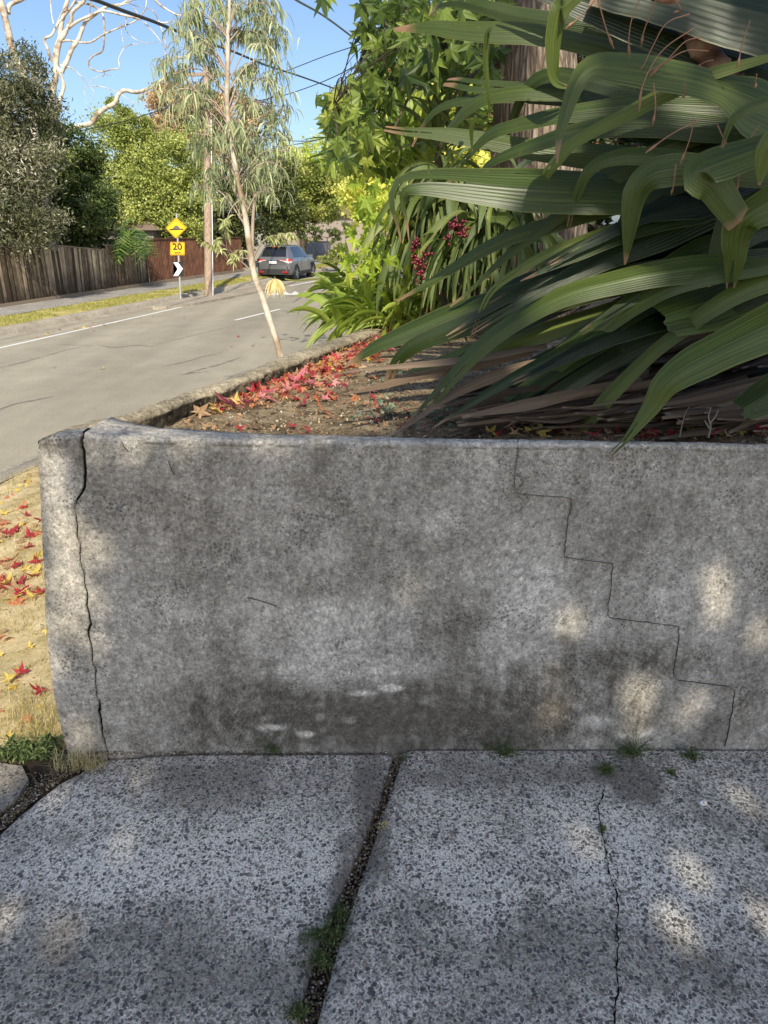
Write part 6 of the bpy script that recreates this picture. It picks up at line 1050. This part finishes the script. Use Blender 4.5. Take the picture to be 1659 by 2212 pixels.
# ------------------------------------------------------------ grass, litter, weeds, debris
def blades(name, C, L, wd, mat, c, kind='stuff', lean=.5, label=None):
    n = len(C); az = rng.uniform(0, 2*math.pi, n); d = np.stack([np.cos(az), np.sin(az), 0*az], 1); h = (L*(.5+rng.random(n)))[:, None]; bend = (lean*(.3+rng.random(n)))[:, None]
    S = np.stack([-np.sin(az), np.cos(az), 0*az], 1)*wd/2; mid = C+d*h*bend*.35+[0, 0, 1]*h*.6; tip = C+d*h*bend+[0, 0, 1]*h*(1-.35*bend); V = np.stack([C-S, C+S, mid+S*.7, mid-S*.7, tip], 1)
    m = MB(); i = np.arange(n)[:, None]*5; m.add(V.reshape(-1, 3), Q=i+np.array([[0, 1, 2, 3]]), T=i+np.array([[3, 2, 4]]), c=np.repeat(np.clip(c+.2*rng.normal(size=n), 0, 1), 5)); o = part(name, m, mat); o['kind'] = kind
    return o
M['grass_dry'] = foliage('dry_grass', [(0, (.10, .10, .03)), (.35, (.26, .23, .07)), (.7, (.50, .41, .17)), (1, (.62, .54, .32))], tr=.3); M['grass_green'] = foliage('green_grass', g_((.14, .15, .03), (.34, .33, .08), (.52, .46, .18)), tr=.3)
n = 42000; uu_ = rng.uniform(0.9, 9, n); nn_ = rng.uniform(-5.0, -1.25, n); Cg = uu_[:, None]*UD+nn_[:, None]*ND; dens = fbm(Cg[:, 0]*2.2, Cg[:, 1]*2.2, 3, 601); k = (dens > -.12) & ~((Cg[:, 0] > -1.62) & (Cg[:, 1] < 1.86)) & ~((Cg[:, 0] < -1.2) & (Cg[:, 1] < 2.05)); Cg = Cg[k]; Cg[:, 2] = vz(Cg[:, 0], Cg[:, 1])
blades('grass', Cg, .028, .0035, M['grass_dry'], .55)
n = 60000; uu_ = rng.uniform(8, 60, n); nn_ = rng.uniform(-14.3, -12.95, n); Cg = uu_[:, None]*UD+nn_[:, None]*ND; Cg[:, 2] = -.635; k = fbm(Cg[:, 0], Cg[:, 1], 3, 602) > -.25; blades('grass', Cg[k], .06, .014, M['grass_green'], .55)
# smaller broken star leaves piled along the side wall
for cn, n_ in [('crimson', 260), ('red-orange', 190), ('pink', 190), ('tan', 240), ('yellow', 60)]:
    m = MB(); t_ = rng.random(n_); i_ = (55+t_*185).astype(int); off = np.abs(rng.normal(size=n_))*(.10+.16*t_)+.02; Cb = ic[i_]+dirn[i_]*off[:, None]; Cb[:, 2] = soilz(Cb[:, 0], Cb[:, 1])+.006+rng.random(n_)*.02
    star_leaves(m, Cb, rng.uniform(.018, .042, n_), rng.normal(size=(n_, 3))*[1, 1, .3], nrm(rng.normal(size=(n_, 3))*.55+[0, 0, 1]), rng.random(n_), curl=.4); o = part('leaf_litter', m, LM[cn][0].materials[0]); o['kind'] = 'stuff'
for cn, n_ in [('crimson', 60), ('red-orange', 60), ('pink', 30), ('tan', 160), ('yellow', 150)]:
    m = MB(); ux = rng.uniform(1.5, 7, n_); nx = rng.uniform(-4.8, -1.3, n_); Cb = ux[:, None]*UD+nx[:, None]*ND; Cb[:, 2] = vz(Cb[:, 0], Cb[:, 1])+.008+rng.random(n_)*.015; Cb = Cb[(Cb[:, 1] > 2.15)]; n2 = len(Cb)
    star_leaves(m, Cb, rng.uniform(.015, .045, n2), rng.normal(size=(n2, 3))*[1, 1, .3], nrm(rng.normal(size=(n2, 3))*.5+[0, 0, 1]), rng.random(n2), curl=.5); o = part('leaf_litter', m, LM[cn][0].materials[0]); o['kind'] = 'stuff'
# leaf litter (small crumbs) on the bed and verge
def litter(name, C, s0, s1, mat, c): m = MB(); n = len(C); leaf_quads(m, C, 1.0, .5, up=2.5, c=c); Vv = m.V[0].reshape(n, 4, 3); s_ = rng.uniform(s0, s1, n)[:, None, None]; m.V[0] = (C[:, None]+(Vv-C[:, None])*s_).reshape(-1, 3); o = part(name, m, mat); o['kind'] = 'stuff'; return o
M['litter'] = foliage('leaf_litter', [(0, (.03, .02, .012)), (.35, (.14, .085, .045)), (.6, (.32, .20, .10)), (.8, (.45, .16, .07)), (.92, (.5, .38, .2)), (1, (.62, .55, .42))], tr=.1)
n = 5200; x = rng.uniform(-.9, 2.2, n); y = rng.uniform(2.06, 5.2, n)**1.0; y = 2.06+(y-2.06)*rng.random(n)**.6; lx_ = np.interp(y, ic[np.argsort(ic[:, 1]), 1], ic[np.argsort(ic[:, 1]), 0]); k = x > lx_+.02; Cb = np.stack([x, y, soilz(x, y)+.004], 1)[k]; litter('leaf_litter', Cb, .006, .022, M['litter'], rng.random(k.sum()))
n = 2600; t_ = rng.random(n); i_ = (40+t_*190).astype(int); off = np.abs(rng.normal(size=n))*.10+.015; Cb = ic[i_]+dirn[i_]*off[:, None]; Cb[:, 2] = soilz(Cb[:, 0], Cb[:, 1])+.004+rng.random(n)*.012; litter('leaf_litter', Cb, .008, .026, M['litter'], .35+.5*rng.random(n))
n = 7000; uu_ = rng.uniform(.9, 7, n); nn_ = rng.uniform(-4.9, -1.2, n); Cg = uu_[:, None]*UD+nn_[:, None]*ND; k = ~((Cg[:, 0] > -1.2) & (Cg[:, 1] < 1.75)) & ~((Cg[:, 0] < -1.25) & (Cg[:, 1] < 2.05)); Cg = Cg[k]; Cg[:, 2] = vz(Cg[:, 0], Cg[:, 1])+.004; litter('leaf_litter', Cg, .005, .02, M['litter'], .3+.7*rng.random(len(Cg)))
# crumbs of soil and gravel
def pebbles(name, C, s0, s1, mat):
    n = len(C); base = np.array([[1, 0, 0], [-1, 0, 0], [0, 1, 0], [0, -1, 0], [0, 0, 1], [0, 0, -1]], float); T = [(0, 2, 4), (2, 1, 4), (1, 3, 4), (3, 0, 4), (2, 0, 5), (1, 2, 5), (3, 1, 5), (0, 3, 5)]; s_ = rng.uniform(s0, s1, (n, 1, 1))*(.6+.8*rng.random((n, 6, 1))); a = rng.uniform(0, 6.28, n); c_, q_ = np.cos(a), np.sin(a); Rm = np.zeros((n, 3, 3)); Rm[:, 0, 0] = c_; Rm[:, 0, 1] = -q_; Rm[:, 1, 0] = q_; Rm[:, 1, 1] = c_; Rm[:, 2, 2] = .7
    V = C[:, None]+np.einsum('nij,kj->nki', Rm, base)*s_; m = MB(); m.add(V.reshape(-1, 3), T=((np.arange(n)*6)[:, None, None]+np.array(T)).reshape(-1, 3), c=np.repeat(rng.random(n), 6)); o = part(name, m, mat, smooth=True); o['kind'] = 'stuff'; return o
M['crumb'] = foliage('soil_crumb', [(0, (.05, .036, .024)), (.5, (.17, .13, .08)), (.85, (.32, .26, .18)), (1, (.5, .48, .44))], tr=.02, rough=.9)
n = 6000; x = rng.uniform(-.9, 1.6, n); y = 2.07+2.2*rng.random(n)**1.5; lx_ = np.interp(y, ic[np.argsort(ic[:, 1]), 1], ic[np.argsort(ic[:, 1]), 0]); k = x > lx_+.02; pebbles('soil_crumbs', np.stack([x, y, soilz(x, y)+.001], 1)[k], .002, .008, M['crumb'])
jp = []
for i in range(1500):
    t = random.random(); y = .95+.98*t; a, b = xat(rb1, y), xat(rb2, y); jp.append((random.uniform(a-.0, b), y, -.03+.012*random.random()))
for i in range(1300): x = random.uniform(-1.02, 2.3); jp.append((x, 1.922+abs(random.gauss(0, .006)), -.012+.014*random.random()))
for i in range(1700):
    y = random.uniform(1.45, 1.93); jp.append((xat(lb, y)-abs(random.gauss(0, .05)), y, -.034+.012*random.random()))
for i in range(260): jp.append((random.uniform(1.0, 2.2), 1.90-abs(random.gauss(0, .02)), .014))
pebbles('gravel', np.array(jp), .0018, .0055, M['crumb'])
# weeds in joints
M['weed'] = foliage('weed_leaf', g_((.025, .045, .015), (.08, .115, .035), (.22, .26, .09)), tr=.25)
def weed(px, py, rad, hgt, n, label, z=0.01, name='weed', droop=0.0, ls=.009, mat=None, y=None, flower=None):
    b = G(px, py, z); 
    if y is not None: b = np.array([P(px, py, y)[0], y, z])
    t = thing(name, label, 'weed', b); m = MB(); s_ = MB()
    for i in range(n):
        tip = b+np.array([rng.normal()*rad, rng.normal()*rad*.5-.01, abs(rng.normal())*hgt]); tip[1] = min(tip[1], 1.925); tip[2] = max(tip[2], z+.004); mid = (b+tip)/2+np.array([0, 0, hgt*.2]); q = resample(crom([b, mid, tip], 5), 8); q[:, 2] = np.maximum(q[:, 2], z+.002); s_.tube(q, .0008, 3)
        k = 14; Cc = q[rng.integers(2, 8, k)]+rng.normal(size=(k, 3))*.006; Cc[:, 2] = np.maximum(Cc[:, 2], z+.003); leaf_quads(m, Cc, ls, .32, up=.6)
    part('stem', s_, M['weed'], t); part('foliage', m, mat or M['weed'], t)
    if flower is not None:
        fm = MB(); c_ = MB(); fp_ = flower; sm_ = MB(); q = resample(crom([b, (b+fp_)/2+[0, 0, .03], fp_], 5), 10); sm_.tube(q, .0007, 4); part('flower_stem', sm_, M['weed'], t)
        for j in range(14):
            a_ = j*2*math.pi/14; d = np.array([math.cos(a_), math.sin(a_)*.6, .4*math.sin(a_)]); S = np.cross(d, [0, -.5, .8])*.0017; fm.add([fp_+d*.002-S, fp_+d*.002+S, fp_+d*.011+S, fp_+d*.011-S], Q=[(0, 1, 2, 3)])
        fl_ = part('flower', fm, M['sign_white'], t); ico(fp_+[0, -.001, .001], .0035, c_); part('flower_centre', c_, M['sign_yellow'], fl_)
weed(1085, 1622, .045, .05, 34, 'feathery weed with tiny daisies at the wall base below the stepped crack', y=1.90); weed(1370, 1622, .05, .05, 40, 'sunlit green weed against the wall base at the head of the slab crack', y=1.90, flower=None); weed(1310, 1665, .02, .02, 26, 'dark feathery weed trailing along the top of the slab crack', .014)
weed(1490, 1640, .03, .03, 22, 'weed at the wall base holding a white daisy', y=1.89, flower=G(1520, 1735, .02)); weed(1450, 1670, .012, .015, 10, 'tiny sprig on the slab beside the white daisy', .014); weed(590, 1612, .03, .03, 14, 'small dim weed at the wall base under the pale patches', y=1.915)
weed(875, 1645, .014, .02, 16, 'pale green weed at the wall end of the slab joint', -.01); weed(735, 1975, .02, .02, 24, 'small green weed in the slab joint above the largest joint weed', -.005); weed(710, 2020, .030, .025, 60, 'largest bushy green weed growing in the slab joint', -.005); weed(690, 2075, .02, .02, 34, 'lower green weed trailing below the largest joint weed', -.005); weed(645, 2185, .022, .02, 30, 'weed at the bottom edge of the photo in the slab joint', -.005); weed(1300, 1790, .006, .012, 8, 'tiny dry tuft in the middle of the slab crack', .014)
weed(830, 1790, .008, .015, 10, 'thin dry tuft halfway up the slab joint', -.01, mat=M['straw'])
weed(65, 1615, .055, .04, 60, 'leafy dark green weed in the grass at the foot of the wall corner', -.035, ls=.028); weed(120, 1600, .03, .05, 20, 'round-leaved green weed close against the wall corner', -.03, ls=.022)
# grass tuft at the wall corner
n = 900; Cg = np.array([vpos(random.gauss(90, 45), random.gauss(1580, 38), 0) for _ in range(n)]); k = ~((Cg[:, 0] > -1.075) & (Cg[:, 1] > 1.92)); o = blades('grass_tuft', Cg[k], .055, .0022, M['grass_dry'], .6, lean=1.2); 
n = 240; Cg = np.array([(random.uniform(-1.10, -.93), random.uniform(1.86, 1.918), -.03) for _ in range(n)]); blades('grass_tuft', Cg, .06, .0018, M['grass_dry'], .85, lean=.9)
# ivy sprigs & twigs in the bed
M['ivy'] = foliage('ivy_leaf', g_((.04, .08, .05), (.10, .17, .10), (.24, .32, .2)), rough=.35, tr=.15)
for (px, py, n, lab) in [(835, 900, 34, 'ivy sprig with small blue-green leaves left of the dead strap leaves'), (950, 915, 44, 'larger ivy sprig creeping among the dead strap leaves near the wall'), (870, 830, 20, 'small seedling sprig on bare soil under the drooping pale leaf')]:
    b = bedpos(px, py, .0); t = thing('ivy_sprig', lab, 'plant', b); m = MB(); s_ = MB()
    for i in range(n):
        c_ = b+np.array([rng.normal()*.06, rng.normal()*.05, abs(rng.normal())*.035+.006]); star_leaves(m, c_[None], .013*(.6+.7*rng.random()), nrm(rng.normal(size=(1, 3))), nrm(np.array([[rng.normal()*.4, -.6, .9]])), np.array([rng.random()]), curl=.2)
        if i % 2 == 0: s_.tube(np.array([b, (b+c_)/2+[0, 0, .01], c_]), .0012, 4)
    part('foliage', m, M['ivy'], t); part('stem', s_, M['bark_dark'], t)
M['twig'] = flat('grey_twig', (.22, .19, .16), .85, scale=40)
for (L, r_, lab) in [([[(1530, 945), (1535, 920), (1530, 900), (1536, 880)], [(1533, 915), (1545, 900), (1552, 885)], [(1532, 925), (1522, 908)]], .0035, 'branching grey twig standing at the wall edge right of the drooping leaf tip'), ([[(1468, 944), (1474, 915), (1480, 893), (1490, 878)], [(1474, 912), (1463, 905)]], .0018, 'thin dark twig standing at the wall edge left of the branching grey twig'), ([[(770, 890), (800, 884), (830, 880)], [(800, 884), (812, 900), (822, 920)], [(812, 905), (802, 915)]], .003, 'pale forked twig lying on the soil by the ivy'), ([[(845, 925), (850, 905), (846, 890)], [(850, 905), (860, 900)]], .0025, 'small upright twig poking up beside the ivy')]:
    y = 2.09; b = P(*L[0][0], y); t = MB()
    for seg_ in L: q = resample(crom([P(a, b_, y) if py_ is None else bedpos(a, b_, .012) for a, b_ in seg_ for py_ in [None if lab.startswith(('br', 'th')) else 1]], 5), 10); t.tube(q, np.linspace(r_, r_*.5, 10), 5, rough=.3)
    tag(part('twig', t, M['twig'], smooth=True, loc=q[0]), lab, 'twig')
